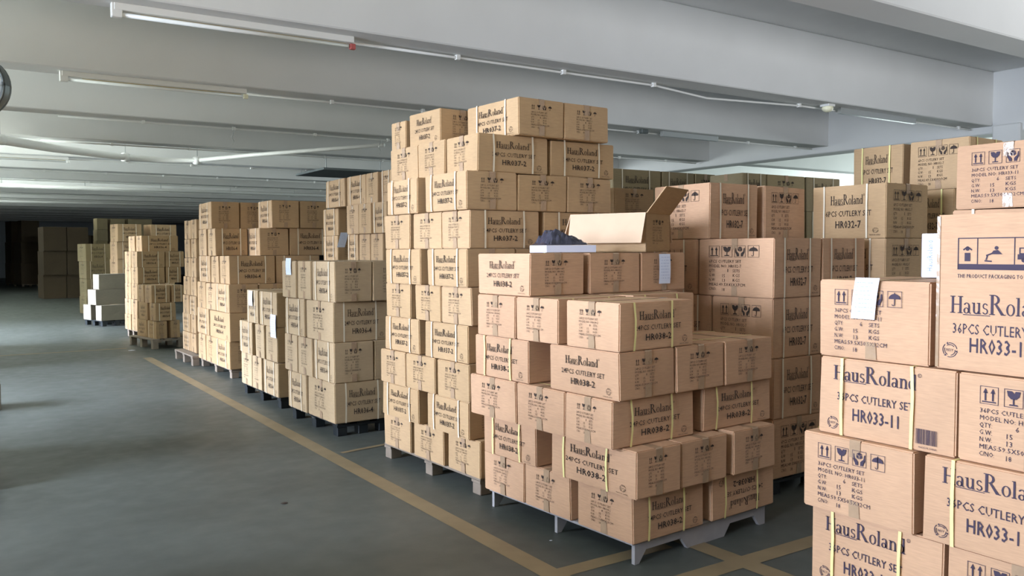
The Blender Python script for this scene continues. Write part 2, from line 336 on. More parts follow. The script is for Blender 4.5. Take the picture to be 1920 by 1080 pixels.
def pallet(name,x,y,th,w_,d_,h,mat,label):
    t=empty(name,(x,y,0),math.radians(th)); tag(t,label,'pallet','pallets under the carton stacks')
    mt=M[mat]; n_=max(3,int(w_/.17)); bw=.115
    if mat=='greyp':
        link('deck_sheet',boxmesh('deck_sheet',-w_/2,w_/2,-d_/2,d_/2,h-.014,h,bev=.002),mt,t)
        for yc in (-d_/2+.012,0,d_/2-.012):
            bm=bmesh.new(); P=[(-w_/2+.02,0),(-w_/2+.05,0),(-w_/2+.10,h*.55),(-w_/2+.36,h*.55),(-w_/2+.41,0),(w_/2-.38,0),(w_/2-.33,h*.55),(w_/2-.12,h*.55),(w_/2-.07,0),(w_/2-.02,0),(w_/2-.02,h-.014),(-w_/2+.02,h-.014)]
            a=[bm.verts.new((x,yc-.011,z)) for x,z in P]; b=[bm.verts.new((x,yc+.011,z)) for x,z in P]
            bm.faces.new(a); bm.faces.new(b[::-1])
            for i in range(len(P)): bm.faces.new([a[i],b[i],b[(i+1)%len(P)],a[(i+1)%len(P)]])
            bmesh.ops.recalc_face_normals(bm,faces=bm.faces); bmesh.ops.triangulate(bm,faces=[f for f in bm.faces if len(f.verts)>4]); link('stringer',mesh('stringer',bm),mt,t)
        return t
    for i in range(n_):
        xx=-w_/2+bw/2+(w_-bw)*i/(n_-1)
        link('deck_board',boxmesh('deck_board',xx-bw/2,xx+bw/2,-d_/2,d_/2,h-.02,h,bev=.003),mt,t)
    for j in (-1,0,1):
        yc=j*(d_/2-.05)
        link('cross_board',boxmesh('cross_board',-w_/2,w_/2,yc-.05,yc+.05,h-.038,h-.02),mt,t)
        for i in (-1,0,1):
            xc=i*(w_/2-.05); link('block',boxmesh('block',xc-.045,xc+.045,yc-.045,yc+.045,0,h-.038,bev=.004),mt,t)
    return t
for p in PAL: pallet(*p)

# ---------------- cartons ----------------
ST=[('front', 'front pallet', '038', 6, 1),
 ('tower', 'tall tower behind the front pallet', '037', 10, 1),
 ('tower_top', 'top of the tall tower', '037', 1, 1),
 ('tower_top2', 'top of the tall tower', '037', 1, 1),
 ('sheet', 'paper-tagged stack beside the tower', '036', 4, 1),
 ('short', 'short stack with blue-white tags', '036', 3, 1),
 ('wide', 'wide stack past the short stack', '036', 6, 1),
 ('wide_top', 'upper layers of the wide stack', '036', 2, 1),
 ('narrow', 'ragged stack past the wide stack', '036', 7, 1),
 ('back', 'second-row stack left of the tower', '036', 7, 1),
 ('back_far', 'second-row column behind wide stack', '036', 7, 1),
 ('low', 'low three-layer pallet in the distance', '036', 3, 1),
 ('ladder', 'stepped stack behind the low pallet', '036', 6, 1),
 ('white', 'pale boxes on the small distant pallet', 'plain', 3, 1),
 ('high', 'high stack behind the pale boxes', '036', 5, 1),
 ('olive', 'olive-brown column past the pale boxes', '036', 4, 1),
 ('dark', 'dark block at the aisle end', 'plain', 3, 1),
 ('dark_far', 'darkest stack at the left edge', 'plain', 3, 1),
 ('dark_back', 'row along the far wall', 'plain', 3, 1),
 ('upper', 'tall dim stack behind the high stack', 'plain', 7, 1),
 ('large', 'large-carton stack right of the front pallet', '032', 5, 1),
 ('second', 'second large-carton stack right of centre', '032', 5, 1),
 ('rear', 'rear stack against the light at upper right', '032', 6, 1),
 ('green', 'unlit stack deep behind the open carton', '036', 6, 1),
 ('green_right', 'unlit stack beside the rear wall lights', '036', 6, 1),
 ('nook', 'half-hidden stack behind the open carton', '037', 8, 1),
 ('near', 'nearest right-hand stack', '033', 4, 1),
 ('near_back', 'column behind the nearest right-hand stack', '033', 6, 1)]
BX=[
(0,0,'A',0,2.978,3.290,0.1160,3.5,0.519,0.415,0.2370,'M','H',None),
(0,0,'A',1,2.948,3.752,0.1160,3.5,0.516,0.399,0.2370,'M',None,None),
(0,0,'A',2,2.924,4.155,0.1160,3.5,0.516,0.391,0.2370,'M',None,None),
(0,0,'B',1,3.571,3.307,0.1160,3.5,0.540,0.376,0.2370,None,'U',None),
(0,0,'F',0,3.542,3.789,0.1160,3.5,0.540,0.399,0.2370,None,None,'U'),
(0,0,'F',1,3.517,4.191,0.1160,3.5,0.540,0.391,0.2370,None,None,'U'),
(0,1,'A',0,2.842,3.348,0.3560,3.5,0.315,0.645,0.2370,'H','M',None),
(0,1,'A',1,2.799,4.064,0.3560,3.5,0.317,0.501,0.2370,'H',None,None),
(0,1,'B',1,3.191,3.304,0.3560,3.5,0.356,0.516,0.2370,None,'M',None),
(0,1,'B',2,3.604,3.329,0.3560,3.5,0.357,0.516,0.2370,None,'M',None),
(0,1,'F',0,3.143,4.085,0.3560,3.5,0.356,0.501,0.2370,None,None,'M'),
(0,1,'F',1,3.556,4.110,0.3560,3.5,0.357,0.501,0.2370,None,None,'M'),
(0,2,'A',0,2.909,3.297,0.5960,3.5,0.582,0.358,0.2370,'M','H',None),
(0,2,'A',1,2.852,3.686,0.5960,3.5,0.516,0.410,0.2370,'M',None,None),
(0,2,'A',2,2.825,4.123,0.5960,3.5,0.516,0.449,0.2370,'M',None,None),
(0,2,'B',1,3.569,3.337,0.5960,3.5,0.575,0.358,0.2370,None,'H',None),
(0,2,'F',0,3.545,3.729,0.5960,3.5,0.575,0.410,0.2370,None,None,'H'),
(0,2,'F',1,3.518,4.165,0.5960,3.5,0.575,0.449,0.2370,None,None,'H'),
(0,3,'A',0,2.821,3.345,0.8360,3.5,0.392,0.526,0.2370,'h','M',None),
(0,3,'A',1,2.770,4.045,0.8360,3.5,0.376,0.519,0.2370,'H',None,None),
(0,3,'B',1,3.214,3.364,0.8360,3.5,0.379,0.516,0.2370,None,'M',None),
(0,3,'B',2,3.619,3.389,0.8360,3.5,0.418,0.516,0.2370,None,'M',None),
(0,3,'F',0,3.170,4.069,0.8360,3.5,0.379,0.519,0.2370,None,None,'M'),
(0,3,'F',1,3.576,4.094,0.8360,3.5,0.418,0.519,0.2370,None,None,'M'),
(0,4,'A',0,2.897,3.282,1.0760,3.5,0.537,0.389,0.2370,'M','H',None),
(0,4,'A',1,2.860,3.715,1.0760,3.5,0.516,0.352,0.2370,'M',None,None),
(0,4,'A',2,2.837,4.095,1.0760,3.5,0.516,0.364,0.2370,'M',None,None),
(0,4,'F',0,3.406,3.748,1.0760,3.5,0.516,0.352,0.2370,None,None,'X'),
(0,4,'F',1,3.383,4.129,1.0760,3.5,0.516,0.364,0.2370,None,None,'X'),
(0,5,'A',0,2.807,4.065,1.3160,3.5,0.393,0.514,0.2370,'h','M',None),
(0,5,'B',1,3.257,4.094,1.3160,3.5,0.409,0.516,0.2370,None,'M',None),
(0,5,'B',2,3.668,4.119,1.3160,3.5,0.398,0.516,0.2370,None,'M',None),
(1,0,'A',0,2.971,4.715,0.1160,3,0.516,0.384,0.2420,'M','H',None),
(1,0,'A',1,2.948,5.148,0.1160,3,0.516,0.407,0.2420,'M',None,None),
(1,0,'A',2,2.924,5.598,0.1160,3,0.516,0.395,0.2420,'M',None,None),
(1,0,'B',1,3.496,4.738,0.1160,3,0.516,0.376,0.2420,None,'H',None),
(1,1,'A',0,2.854,4.839,0.3610,3,0.376,0.527,0.2420,'H','M',None),
(1,1,'A',1,2.821,5.474,0.3610,3,0.376,0.534,0.2420,'H',None,None),
(1,1,'B',1,3.240,4.853,0.3610,3,0.376,0.516,0.2420,None,'M',None),
(1,1,'B',2,3.625,4.874,0.3610,3,0.376,0.516,0.2420,None,'M',None),
(1,2,'A',0,2.919,4.756,0.6060,3,0.516,0.391,0.2420,'M','H',None),
(1,2,'A',1,2.897,5.175,0.6060,3,0.516,0.386,0.2420,'M',None,None),
(1,2,'A',2,2.876,5.560,0.6060,3,0.516,0.369,0.2420,'M',None,None),
(1,2,'B',1,3.444,4.776,0.6060,3,0.516,0.376,0.2420,None,'H',None),
(1,3,'A',0,2.853,4.851,0.8510,3,0.376,0.527,0.2420,'H','M',None),
(1,3,'A',1,2.822,5.454,0.8510,3,0.376,0.499,0.2420,'H',None,None),
(1,3,'B',1,3.239,4.865,0.8510,3,0.376,0.516,0.2420,None,'M',None),
(1,3,'B',2,3.625,4.886,0.8510,3,0.376,0.516,0.2420,None,'M',None),
(1,4,'A',0,2.930,4.723,1.0960,3,0.516,0.369,0.2420,'M','H',None),
(1,4,'A',1,2.912,5.080,1.0960,3,0.516,0.329,0.2420,'M',None,None),
(1,4,'A',2,2.890,5.495,1.0960,3,0.516,0.361,0.2420,'M',None,None),
(1,4,'B',1,3.455,4.755,1.0960,3,0.516,0.376,0.2420,None,'H',None),
(1,5,'A',0,2.824,4.782,1.3410,3,0.370,0.498,0.2420,'H','M',None),
(1,5,'A',1,2.797,5.360,1.3410,3,0.376,0.495,0.2420,'H',None,None),
(1,5,'B',1,3.204,4.811,1.3410,3,0.376,0.516,0.2420,None,'M',None),
(1,5,'B',2,3.590,4.832,1.3410,3,0.376,0.516,0.2420,None,'M',None),
(1,6,'A',0,2.947,4.726,1.5860,3,0.550,0.336,0.2420,'M','H',None),
(1,6,'A',1,2.911,5.086,1.5860,3,0.516,0.371,0.2420,'M',None,None),
(1,6,'A',2,2.890,5.496,1.5860,3,0.516,0.368,0.2420,'M',None,None),
(1,6,'B',1,3.582,4.779,1.5860,3,0.625,0.376,0.2420,None,'H',None),
(1,7,'A',0,2.834,4.795,1.8310,3,0.390,0.511,0.2420,'H','M',None),
(1,7,'A',1,2.796,5.374,1.8310,3,0.376,0.442,0.2420,'H',None,None),
(1,7,'B',1,3.245,4.819,1.8310,3,0.419,0.516,0.2420,None,'M',None),
(1,7,'B',2,3.663,4.841,1.8310,3,0.402,0.516,0.2420,None,'M',None),
(1,8,'A',0,3.031,4.769,2.0760,3,0.563,0.380,0.2420,'M','H',None),
(1,8,'A',1,2.988,5.144,2.0760,3,0.516,0.357,0.2420,'M',None,None),
(1,8,'A',2,2.968,5.537,2.0760,3,0.516,0.406,0.2420,'M',None,None),
(1,8,'B',1,3.625,4.798,2.0760,3,0.589,0.376,0.2420,None,'H',None),
(1,9,'A',0,3.208,4.825,2.3210,3,0.381,0.589,0.2420,'H','M',None),
(1,9,'B',1,3.610,4.810,2.3210,3,0.395,0.516,0.2420,None,'M',None),
(2,0,'A',0,2.989,5.384,2.3210,3,0.376,0.422,0.2420,'h','M',None),
(3,0,'A',0,2.871,5.763,2.3210,3,0.179,0.211,0.2170,'m','h',None),
(4,0,'A',0,2.849,6.960,0.1160,2,0.516,0.584,0.3400,'M','H',None),
(4,0,'A',1,2.750,7.508,0.1160,2,0.356,0.460,0.3400,'H',None,None),
(4,1,'A',0,2.774,6.888,0.4590,2,0.361,0.447,0.3400,'H','M',None),
(4,1,'A',1,2.837,7.305,0.4590,2,0.516,0.326,0.3400,'M',None,None),
(4,1,'A',2,2.825,7.661,0.4590,2,0.516,0.324,0.3400,'M',None,None),
(4,1,'B',1,3.140,6.911,0.4590,2,0.356,0.468,0.3400,None,'M',None),
(4,2,'A',0,2.849,6.974,0.8020,2,0.516,0.573,0.3400,'M','H',None),
(4,2,'A',1,2.748,7.564,0.8020,2,0.356,0.479,0.3400,'H',None,None),
(4,3,'A',0,2.766,6.880,1.1450,2,0.343,0.481,0.3400,'H','M',None),
(4,3,'A',1,2.750,7.311,1.1450,2,0.343,0.326,0.3400,'M',None,None),
(4,3,'A',2,2.738,7.668,1.1450,2,0.343,0.352,0.3400,'M',None,None),
(4,3,'B',1,3.122,6.902,1.1450,2,0.356,0.501,0.3400,None,'M',None),
(4,3,'F',0,3.108,7.324,1.1450,2,0.356,0.326,0.3400,None,None,'M'),
(4,3,'F',1,3.095,7.680,1.1450,2,0.356,0.352,0.3400,None,None,'M'),
(5,0,'A',0,2.796,8.419,0.1160,1,0.376,0.459,0.3470,'H','M',None),
(5,0,'A',1,2.848,8.875,0.1160,1,0.496,0.303,0.3470,'M',None,None),
(5,0,'A',2,2.842,9.239,0.1160,1,0.496,0.381,0.3470,'M',None,None),
(5,1,'A',0,2.857,8.383,0.4660,1,0.496,0.357,0.3470,'M','H',None),
(5,1,'A',1,2.851,8.730,0.4660,1,0.496,0.294,0.3470,'M',None,None),
(5,1,'A',2,2.782,9.228,0.4660,1,0.376,0.477,0.3470,'H',None,None),
(5,2,'A',0,2.795,8.482,0.8160,1,0.376,0.532,0.3470,'H','M',None),
(5,2,'A',1,2.786,8.978,0.8160,1,0.376,0.382,0.3470,'H',None,None),
(6,0,'A',0,2.941,10.827,0.1160,1,0.396,0.619,0.3490,'H','M',None),
(6,0,'A',1,3.006,11.378,0.1160,1,0.546,0.464,0.3490,'M',None,None),
(6,0,'A',2,2.999,11.811,0.1160,1,0.546,0.387,0.3490,'M',None,None),
(6,0,'B',1,3.347,10.798,0.1160,1,0.396,0.546,0.3490,None,'M',None),
(6,0,'B',2,3.753,10.805,0.1160,1,0.396,0.546,0.3490,None,'M',None),
(6,1,'A',0,3.014,10.924,0.4680,1,0.546,0.949,0.3490,'h','H',None),
(6,1,'A',1,2.925,11.744,0.4680,1,0.396,0.633,0.3490,'H',None,None),
(6,1,'B',1,3.575,10.657,0.4680,1,0.546,0.396,0.3490,None,'H',None),
(6,2,'A',0,2.922,10.775,0.8200,1,0.357,0.614,0.3490,'H','M',None),
(6,2,'A',1,3.007,11.322,0.8200,1,0.546,0.461,0.3490,'M',None,None),
(6,2,'A',2,2.999,11.767,0.8200,1,0.546,0.413,0.3490,'M',None,None),
(6,2,'B',1,3.310,10.748,0.8200,1,0.396,0.546,0.3490,None,'M',None),
(6,2,'B',2,3.716,10.755,0.8200,1,0.396,0.546,0.3490,None,'M',None),
(6,3,'A',0,3.059,10.764,1.1720,1,0.571,0.423,0.3490,'M','H',None),
(6,3,'A',1,3.039,11.192,1.1720,1,0.546,0.376,0.3490,'M',None,None),
(6,3,'A',2,2.956,11.694,1.1720,1,0.396,0.570,0.3490,'H',None,None),
(6,3,'B',1,3.652,10.761,1.1720,1,0.580,0.396,0.3490,None,'H',None),
(6,4,'A',0,2.938,11.228,1.5240,1,0.404,0.381,0.3490,'M','H',None),
(6,4,'A',1,3.001,11.654,1.5240,1,0.546,0.407,0.3490,'M',None,None),
(6,5,'A',0,2.910,11.533,1.8760,1,0.358,0.642,0.3490,'H','M',None),
(6,5,'B',1,3.280,11.491,1.8760,1,0.344,0.546,0.3490,None,'M',None),
(7,0,'A',0,3.358,10.879,1.5240,1,0.376,0.551,0.3490,'H','M',None),
(7,0,'B',1,3.843,10.810,1.5240,1,0.570,0.396,0.3490,None,'H',None),
(7,1,'A',0,3.490,10.822,1.8760,1,0.359,0.532,0.3490,'H','M',None),
(7,1,'B',1,3.871,10.836,1.8760,1,0.366,0.546,0.3490,None,'M',None),
(8,0,'A',0,2.978,12.437,0.1410,1,0.446,0.294,0.2670,'M',None,None),
(8,0,'A',1,2.926,12.828,0.1410,1,0.356,0.474,0.2670,'H',None,None),
(8,1,'A',0,2.997,12.513,0.4110,1,0.446,0.270,0.2670,'M',None,None),
(8,1,'A',1,2.945,12.905,0.4110,1,0.356,0.445,0.2670,'H',None,None),
(8,2,'A',0,2.933,12.435,0.6810,1,0.356,0.385,0.2670,'H',None,None),
(8,2,'A',1,2.971,12.810,0.6810,1,0.446,0.346,0.2670,'M',None,None),
(8,3,'A',0,2.997,12.464,0.9510,1,0.446,0.325,0.2670,'M',None,None),
(8,3,'A',1,2.991,12.823,0.9510,1,0.446,0.377,0.2670,'M',None,None),
(8,4,'A',0,2.979,12.344,1.2210,1,0.446,0.295,0.2670,'M',None,None),
(8,4,'A',1,2.973,12.697,1.2210,1,0.446,0.341,0.2670,'M',None,None),
(8,5,'A',0,2.998,12.404,1.4910,1,0.446,0.296,0.2670,'M',None,None),
(8,5,'A',1,2.992,12.758,1.4910,1,0.446,0.343,0.2670,'M',None,None),
(8,6,'A',0,2.980,12.297,1.7610,1,0.446,0.294,0.2670,'M',None,None),
(8,6,'A',1,2.974,12.664,1.7610,1,0.446,0.372,0.2670,'M',None,None),
(9,0,'A',0,4.024,8.428,0.1160,1.5,0.496,0.301,0.3270,'M',None,None),
(9,0,'A',1,4.016,8.742,0.1160,1.5,0.496,0.290,0.3270,'M',None,None),
(9,0,'A',2,3.948,9.049,0.1160,1.5,0.376,0.292,0.3270,'H',None,None),
(9,1,'A',0,4.030,8.199,0.4460,1.5,0.496,0.288,0.3270,'M',None,None),
(9,1,'A',1,4.022,8.531,0.4460,1.5,0.496,0.316,0.3270,'M',None,None),
(9,1,'A',2,3.951,8.947,0.4460,1.5,0.376,0.504,0.3270,'H',None,None),
(9,2,'A',0,4.025,8.410,0.7760,1.5,0.496,0.299,0.3270,'M',None,None),
(9,2,'A',1,4.017,8.722,0.7760,1.5,0.496,0.289,0.3270,'M',None,None),
(9,2,'A',2,3.949,9.028,0.7760,1.5,0.376,0.290,0.3270,'H',None,None),
(9,3,'A',0,4.031,8.182,1.1060,1.5,0.496,0.287,0.3270,'M',None,None),
(9,3,'A',1,4.022,8.512,1.1060,1.5,0.496,0.314,0.3270,'M',None,None),
(9,3,'A',2,3.951,8.926,1.1060,1.5,0.376,0.501,0.3270,'H',None,None),
(9,4,'A',0,4.025,8.392,1.4360,1.5,0.496,0.298,0.3270,'M','H',None),
(9,4,'A',1,4.017,8.702,1.4360,1.5,0.496,0.287,0.3270,'M',None,None),
(9,4,'A',2,3.949,9.006,1.4360,1.5,0.376,0.289,0.3270,'H',None,None),
(9,5,'A',0,3.930,8.233,1.7660,1.5,0.376,0.342,0.3270,'H','M',None),
(9,5,'A',1,3.980,8.585,1.7660,1.5,0.496,0.324,0.3270,'M',None,None),
(9,5,'A',2,3.972,8.922,1.7660,1.5,0.496,0.315,0.3270,'M',None,None),
(9,6,'A',0,3.972,8.141,2.0960,1.5,0.376,0.259,0.3270,'M','M',None),
(9,6,'A',1,4.023,8.479,2.0960,1.5,0.496,0.302,0.3270,'M',None,None),
(9,6,'A',2,3.952,8.895,2.0960,1.5,0.376,0.498,0.3270,'H',None,None),
(10,0,'A',0,4.019,9.955,0.1160,1.5,0.366,0.452,0.3270,'H','M',None),
(10,1,'A',0,4.020,9.943,0.4460,1.5,0.366,0.451,0.3270,'H','M',None),
(10,2,'A',0,4.020,9.931,0.7760,1.5,0.366,0.450,0.3270,'H','M',None),
(10,3,'A',0,4.020,9.918,1.1060,1.5,0.366,0.449,0.3270,'H','M',None),
(10,4,'A',0,4.021,9.906,1.4360,1.5,0.366,0.448,0.3270,'H','M',None),
(10,5,'A',0,4.021,9.886,1.7660,1.5,0.366,0.463,0.3270,'H','M',None),
(10,6,'A',0,3.931,9.498,2.0960,1.5,0.366,0.583,0.3270,'H','M',None),
(11,0,'A',0,2.695,14.744,0.1610,11,0.178,0.376,0.2870,'M','M',None),
(11,0,'A',1,2.712,15.178,0.1610,11,0.376,0.416,0.2870,'h',None,None),
(11,0,'B',1,2.913,14.796,0.1610,11,0.156,0.395,0.2870,None,'M',None),
(11,1,'A',0,2.779,14.707,0.4510,11,0.328,0.263,0.2870,'M','H',None),
(11,1,'A',1,2.724,15.113,0.4510,11,0.376,0.367,0.2870,'h',None,None),
(11,2,'A',0,2.733,14.874,0.7410,11,0.302,0.290,0.2870,'M','H',None),
(11,2,'A',1,2.683,15.192,0.7410,11,0.325,0.300,0.2870,'M',None,None),
(11,2,'B',1,3.009,14.937,0.7410,11,0.203,0.309,0.2870,None,'H',None),
(11,2,'F',0,2.950,15.244,0.7410,11,0.203,0.300,0.2870,None,None,'H'),
(12,0,'A',0,2.887,16.561,0.1410,6,0.496,0.370,0.2870,'M','H',None),
(12,0,'A',1,2.843,16.975,0.1410,6,0.496,0.385,0.2870,'M',None,None),
(12,1,'A',0,2.886,16.568,0.4310,6,0.496,0.366,0.2870,'M','H',None),
(12,1,'A',1,2.846,16.949,0.4310,6,0.496,0.385,0.2870,'M',None,None),
(12,2,'A',0,2.891,16.526,0.7210,6,0.496,0.399,0.2870,'M','H',None),
(12,2,'A',1,2.847,16.941,0.7210,6,0.496,0.420,0.2870,'M',None,None),
(12,3,'A',0,2.880,16.499,1.0110,6,0.468,0.398,0.2870,'M','H',None),
(12,3,'A',1,2.850,16.915,1.0110,6,0.496,0.419,0.2870,'M',None,None),
(12,3,'B',1,3.272,16.530,1.0110,6,0.274,0.376,0.2870,None,'H',None),
(12,4,'A',0,2.885,16.491,1.3010,6,0.477,0.364,0.2870,'M','H',None),
(12,4,'A',1,2.854,16.871,1.3010,6,0.496,0.382,0.2870,'M',None,None),
(12,4,'B',1,3.301,16.535,1.3010,6,0.331,0.364,0.2870,None,'H',None),
(12,5,'A',0,3.093,16.736,1.5910,6,0.642,0.368,0.2870,'M','h',None),
(12,5,'A',1,2.971,17.193,1.5910,6,0.496,0.421,0.2870,'M',None,None),
(13,0,'A',0,2.772,19.834,0.1210,18,0.696,0.260,0.3270,'h','h',None),
(13,0,'A',1,2.419,20.272,0.1210,18,0.296,0.344,0.3270,'h',None,None),
(13,1,'A',0,2.684,20.104,0.4510,18,0.696,0.388,0.3270,'h','h',None),
(13,2,'A',0,2.775,20.147,0.7810,18,0.696,0.265,0.3270,'h','h',None),
(14,0,'A',0,3.503,22.799,0.1210,10,0.696,0.538,0.4270,'M','H',None),
(14,0,'B',1,4.201,22.902,0.1210,10,0.696,0.496,0.4270,None,'H',None),
(14,1,'A',0,3.508,22.767,0.5510,10,0.696,0.536,0.4270,'M','H',None),
(14,1,'B',1,4.207,22.870,0.5510,10,0.696,0.496,0.4270,None,'H',None),
(14,2,'A',0,3.514,22.734,0.9810,10,0.696,0.535,0.4270,'M','H',None),
(14,2,'B',1,4.213,22.838,0.9810,10,0.696,0.496,0.4270,None,'H',None),
(14,3,'A',0,3.520,22.702,1.4110,10,0.696,0.534,0.4270,'M','H',None),
(14,3,'B',1,4.218,22.806,1.4110,10,0.696,0.496,0.4270,None,'H',None),
(14,4,'A',0,3.463,22.639,1.8410,10,0.563,0.571,0.4270,'M','H',None),
(14,4,'B',1,4.279,22.745,1.8410,10,0.634,0.496,0.4270,None,'H',None),
(15,0,'A',0,2.906,24.165,0.0010,10,0.551,0.607,0.4470,'M','H',None),
(15,1,'A',0,2.912,24.125,0.4510,10,0.550,0.606,0.4470,'M','H',None),
(15,2,'A',0,2.924,24.131,0.9010,10,0.575,0.606,0.4470,'M','H',None),
(15,3,'A',0,2.922,24.180,1.3510,10,0.588,0.696,0.4470,'M','H',None),
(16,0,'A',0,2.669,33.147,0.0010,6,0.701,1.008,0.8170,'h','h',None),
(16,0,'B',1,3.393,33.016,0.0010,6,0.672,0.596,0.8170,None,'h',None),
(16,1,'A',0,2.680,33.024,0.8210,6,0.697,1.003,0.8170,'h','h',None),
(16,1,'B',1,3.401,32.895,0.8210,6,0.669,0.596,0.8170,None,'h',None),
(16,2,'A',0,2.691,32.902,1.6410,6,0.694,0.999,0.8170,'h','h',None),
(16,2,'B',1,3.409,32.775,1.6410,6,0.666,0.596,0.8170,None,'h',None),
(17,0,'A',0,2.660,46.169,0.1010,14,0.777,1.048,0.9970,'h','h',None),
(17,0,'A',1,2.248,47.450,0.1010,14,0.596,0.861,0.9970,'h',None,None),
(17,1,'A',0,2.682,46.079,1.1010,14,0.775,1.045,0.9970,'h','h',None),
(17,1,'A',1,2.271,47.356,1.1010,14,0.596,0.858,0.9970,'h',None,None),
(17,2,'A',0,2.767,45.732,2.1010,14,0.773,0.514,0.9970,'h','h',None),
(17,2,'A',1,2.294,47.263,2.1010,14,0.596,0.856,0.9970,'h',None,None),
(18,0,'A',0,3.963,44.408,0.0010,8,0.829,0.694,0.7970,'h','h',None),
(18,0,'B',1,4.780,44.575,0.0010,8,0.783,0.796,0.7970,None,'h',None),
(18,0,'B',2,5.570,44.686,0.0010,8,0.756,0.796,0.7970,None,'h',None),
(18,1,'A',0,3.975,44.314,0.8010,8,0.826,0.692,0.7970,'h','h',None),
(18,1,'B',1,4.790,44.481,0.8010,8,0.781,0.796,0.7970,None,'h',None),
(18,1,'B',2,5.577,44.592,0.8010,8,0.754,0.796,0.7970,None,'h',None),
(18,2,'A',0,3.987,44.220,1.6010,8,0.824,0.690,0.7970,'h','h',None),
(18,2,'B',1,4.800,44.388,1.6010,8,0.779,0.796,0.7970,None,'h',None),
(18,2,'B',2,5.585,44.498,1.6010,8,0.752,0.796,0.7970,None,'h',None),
(19,0,'A',0,4.249,33.633,0.0010,8,0.355,0.465,0.3970,'h','h',None),
(19,0,'B',1,4.763,33.771,0.0010,8,0.474,0.596,0.3970,None,'h',None),
(19,0,'B',2,5.533,33.880,0.0010,8,0.851,0.596,0.3970,None,'h',None),
(19,1,'A',0,4.254,33.596,0.4010,8,0.355,0.464,0.3970,'h','h',None),
(19,1,'B',1,4.767,33.734,0.4010,8,0.473,0.596,0.3970,None,'h',None),
(19,1,'B',2,5.536,33.842,0.4010,8,0.850,0.596,0.3970,None,'h',None),
(19,2,'A',0,4.259,33.558,0.8010,8,0.354,0.464,0.3970,'h','h',None),
(19,2,'B',1,4.771,33.697,0.8010,8,0.473,0.596,0.3970,None,'h',None),
(19,2,'B',2,5.539,33.805,0.8010,8,0.849,0.596,0.3970,None,'h',None),
(19,3,'A',0,4.264,33.521,1.2010,8,0.354,0.463,0.3970,'h','h',None),
(19,3,'B',1,4.775,33.660,1.2010,8,0.472,0.596,0.3970,None,'h',None),
(19,3,'B',2,5.542,33.768,1.2010,8,0.847,0.596,0.3970,None,'h',None),
(19,4,'A',0,4.269,33.483,1.6010,8,0.353,0.462,0.3970,'h','h',None),
(19,4,'B',1,4.779,33.623,1.6010,8,0.471,0.596,0.3970,None,'h',None),
(19,4,'B',2,5.545,33.730,1.6010,8,0.846,0.596,0.3970,None,'h',None),
(19,5,'A',0,4.274,33.446,2.0010,8,0.353,0.461,0.3970,'h','h',None),
(19,5,'B',1,4.783,33.585,2.0010,8,0.470,0.596,0.3970,None,'h',None),
(19,5,'B',2,5.548,33.693,2.0010,8,0.845,0.596,0.3970,None,'h',None),
(19,6,'A',0,4.279,33.408,2.4010,8,0.352,0.461,0.3970,'h','h',None),
(19,6,'B',1,4.787,33.548,2.4010,8,0.470,0.596,0.3970,None,'h',None),
(19,6,'B',2,5.551,33.656,2.4010,8,0.843,0.596,0.3970,None,'h',None),
(20,0,'A',0,4.500,3.692,0.1160,0.5,0.520,0.451,0.3790,'H','M',None),
(20,0,'A',1,4.444,4.175,0.1160,0.5,0.416,0.496,0.3790,'H',None,None),
(20,0,'B',1,4.978,3.697,0.1160,0.5,0.416,0.453,0.3790,None,'M',None),
(20,0,'F',0,4.974,4.179,0.1160,0.5,0.416,0.496,0.3790,None,None,'M'),
(20,1,'A',0,4.477,3.672,0.4980,0.5,0.473,0.429,0.3790,'M','H',None),
(20,1,'A',1,4.484,4.105,0.4980,0.5,0.496,0.416,0.3790,'M',None,None),
(20,1,'A',2,4.481,4.531,0.4980,0.5,0.496,0.416,0.3790,'M',None,None),
(20,1,'B',1,4.971,3.670,0.4980,0.5,0.496,0.416,0.3790,None,'H',None),
(20,2,'A',0,4.484,3.722,0.8800,0.5,0.489,0.496,0.3790,'M','H',None),
(20,2,'A',1,4.443,4.228,0.8800,0.5,0.416,0.496,0.3790,'H',None,None),
(20,2,'B',1,4.992,3.687,0.8800,0.5,0.496,0.416,0.3790,None,'H',None),
(20,2,'F',0,4.987,4.233,0.8800,0.5,0.496,0.496,0.3790,None,None,'H'),
(20,3,'A',0,4.477,3.782,1.2620,0.5,0.476,0.624,0.3790,'M','H',None),
(20,3,'A',1,4.442,4.352,1.2620,0.5,0.416,0.488,0.3790,'H',None,None),
(20,3,'B',1,4.965,3.683,1.2620,0.5,0.467,0.416,0.3790,None,'H',None),
(20,3,'F',0,4.959,4.356,1.2620,0.5,0.467,0.488,0.3790,None,None,'H'),
(20,4,'A',0,4.473,4.265,1.6440,0.5,0.476,0.542,0.3790,'M','H',None),
(20,4,'B',1,5.014,4.247,1.6440,0.5,0.450,0.496,0.3790,None,'M',None),
(21,0,'A',0,5.545,3.579,0.1160,0,0.486,0.419,0.3790,'H','M',None),
(21,1,'A',0,5.545,3.585,0.4980,0,0.485,0.419,0.3790,'H','M',None),
(21,2,'A',0,5.544,3.590,0.8800,0,0.484,0.418,0.3790,'H','M',None),
(21,3,'A',0,5.544,3.630,1.2620,0,0.483,0.484,0.3790,'H','M',None),
(21,4,'A',0,5.560,3.684,1.6440,0,0.516,0.589,0.3790,'H','M',None),
(22,0,'A',0,6.510,3.627,0.1160,0,0.416,0.384,0.3790,'H',None,None),
(22,0,'A',1,6.510,4.077,0.1160,0,0.416,0.496,0.3790,'H',None,None),
(22,1,'A',0,6.510,3.634,0.4980,0,0.416,0.383,0.3790,'H',None,None),
(22,1,'A',1,6.510,4.084,0.4980,0,0.416,0.496,0.3790,'H',None,None),
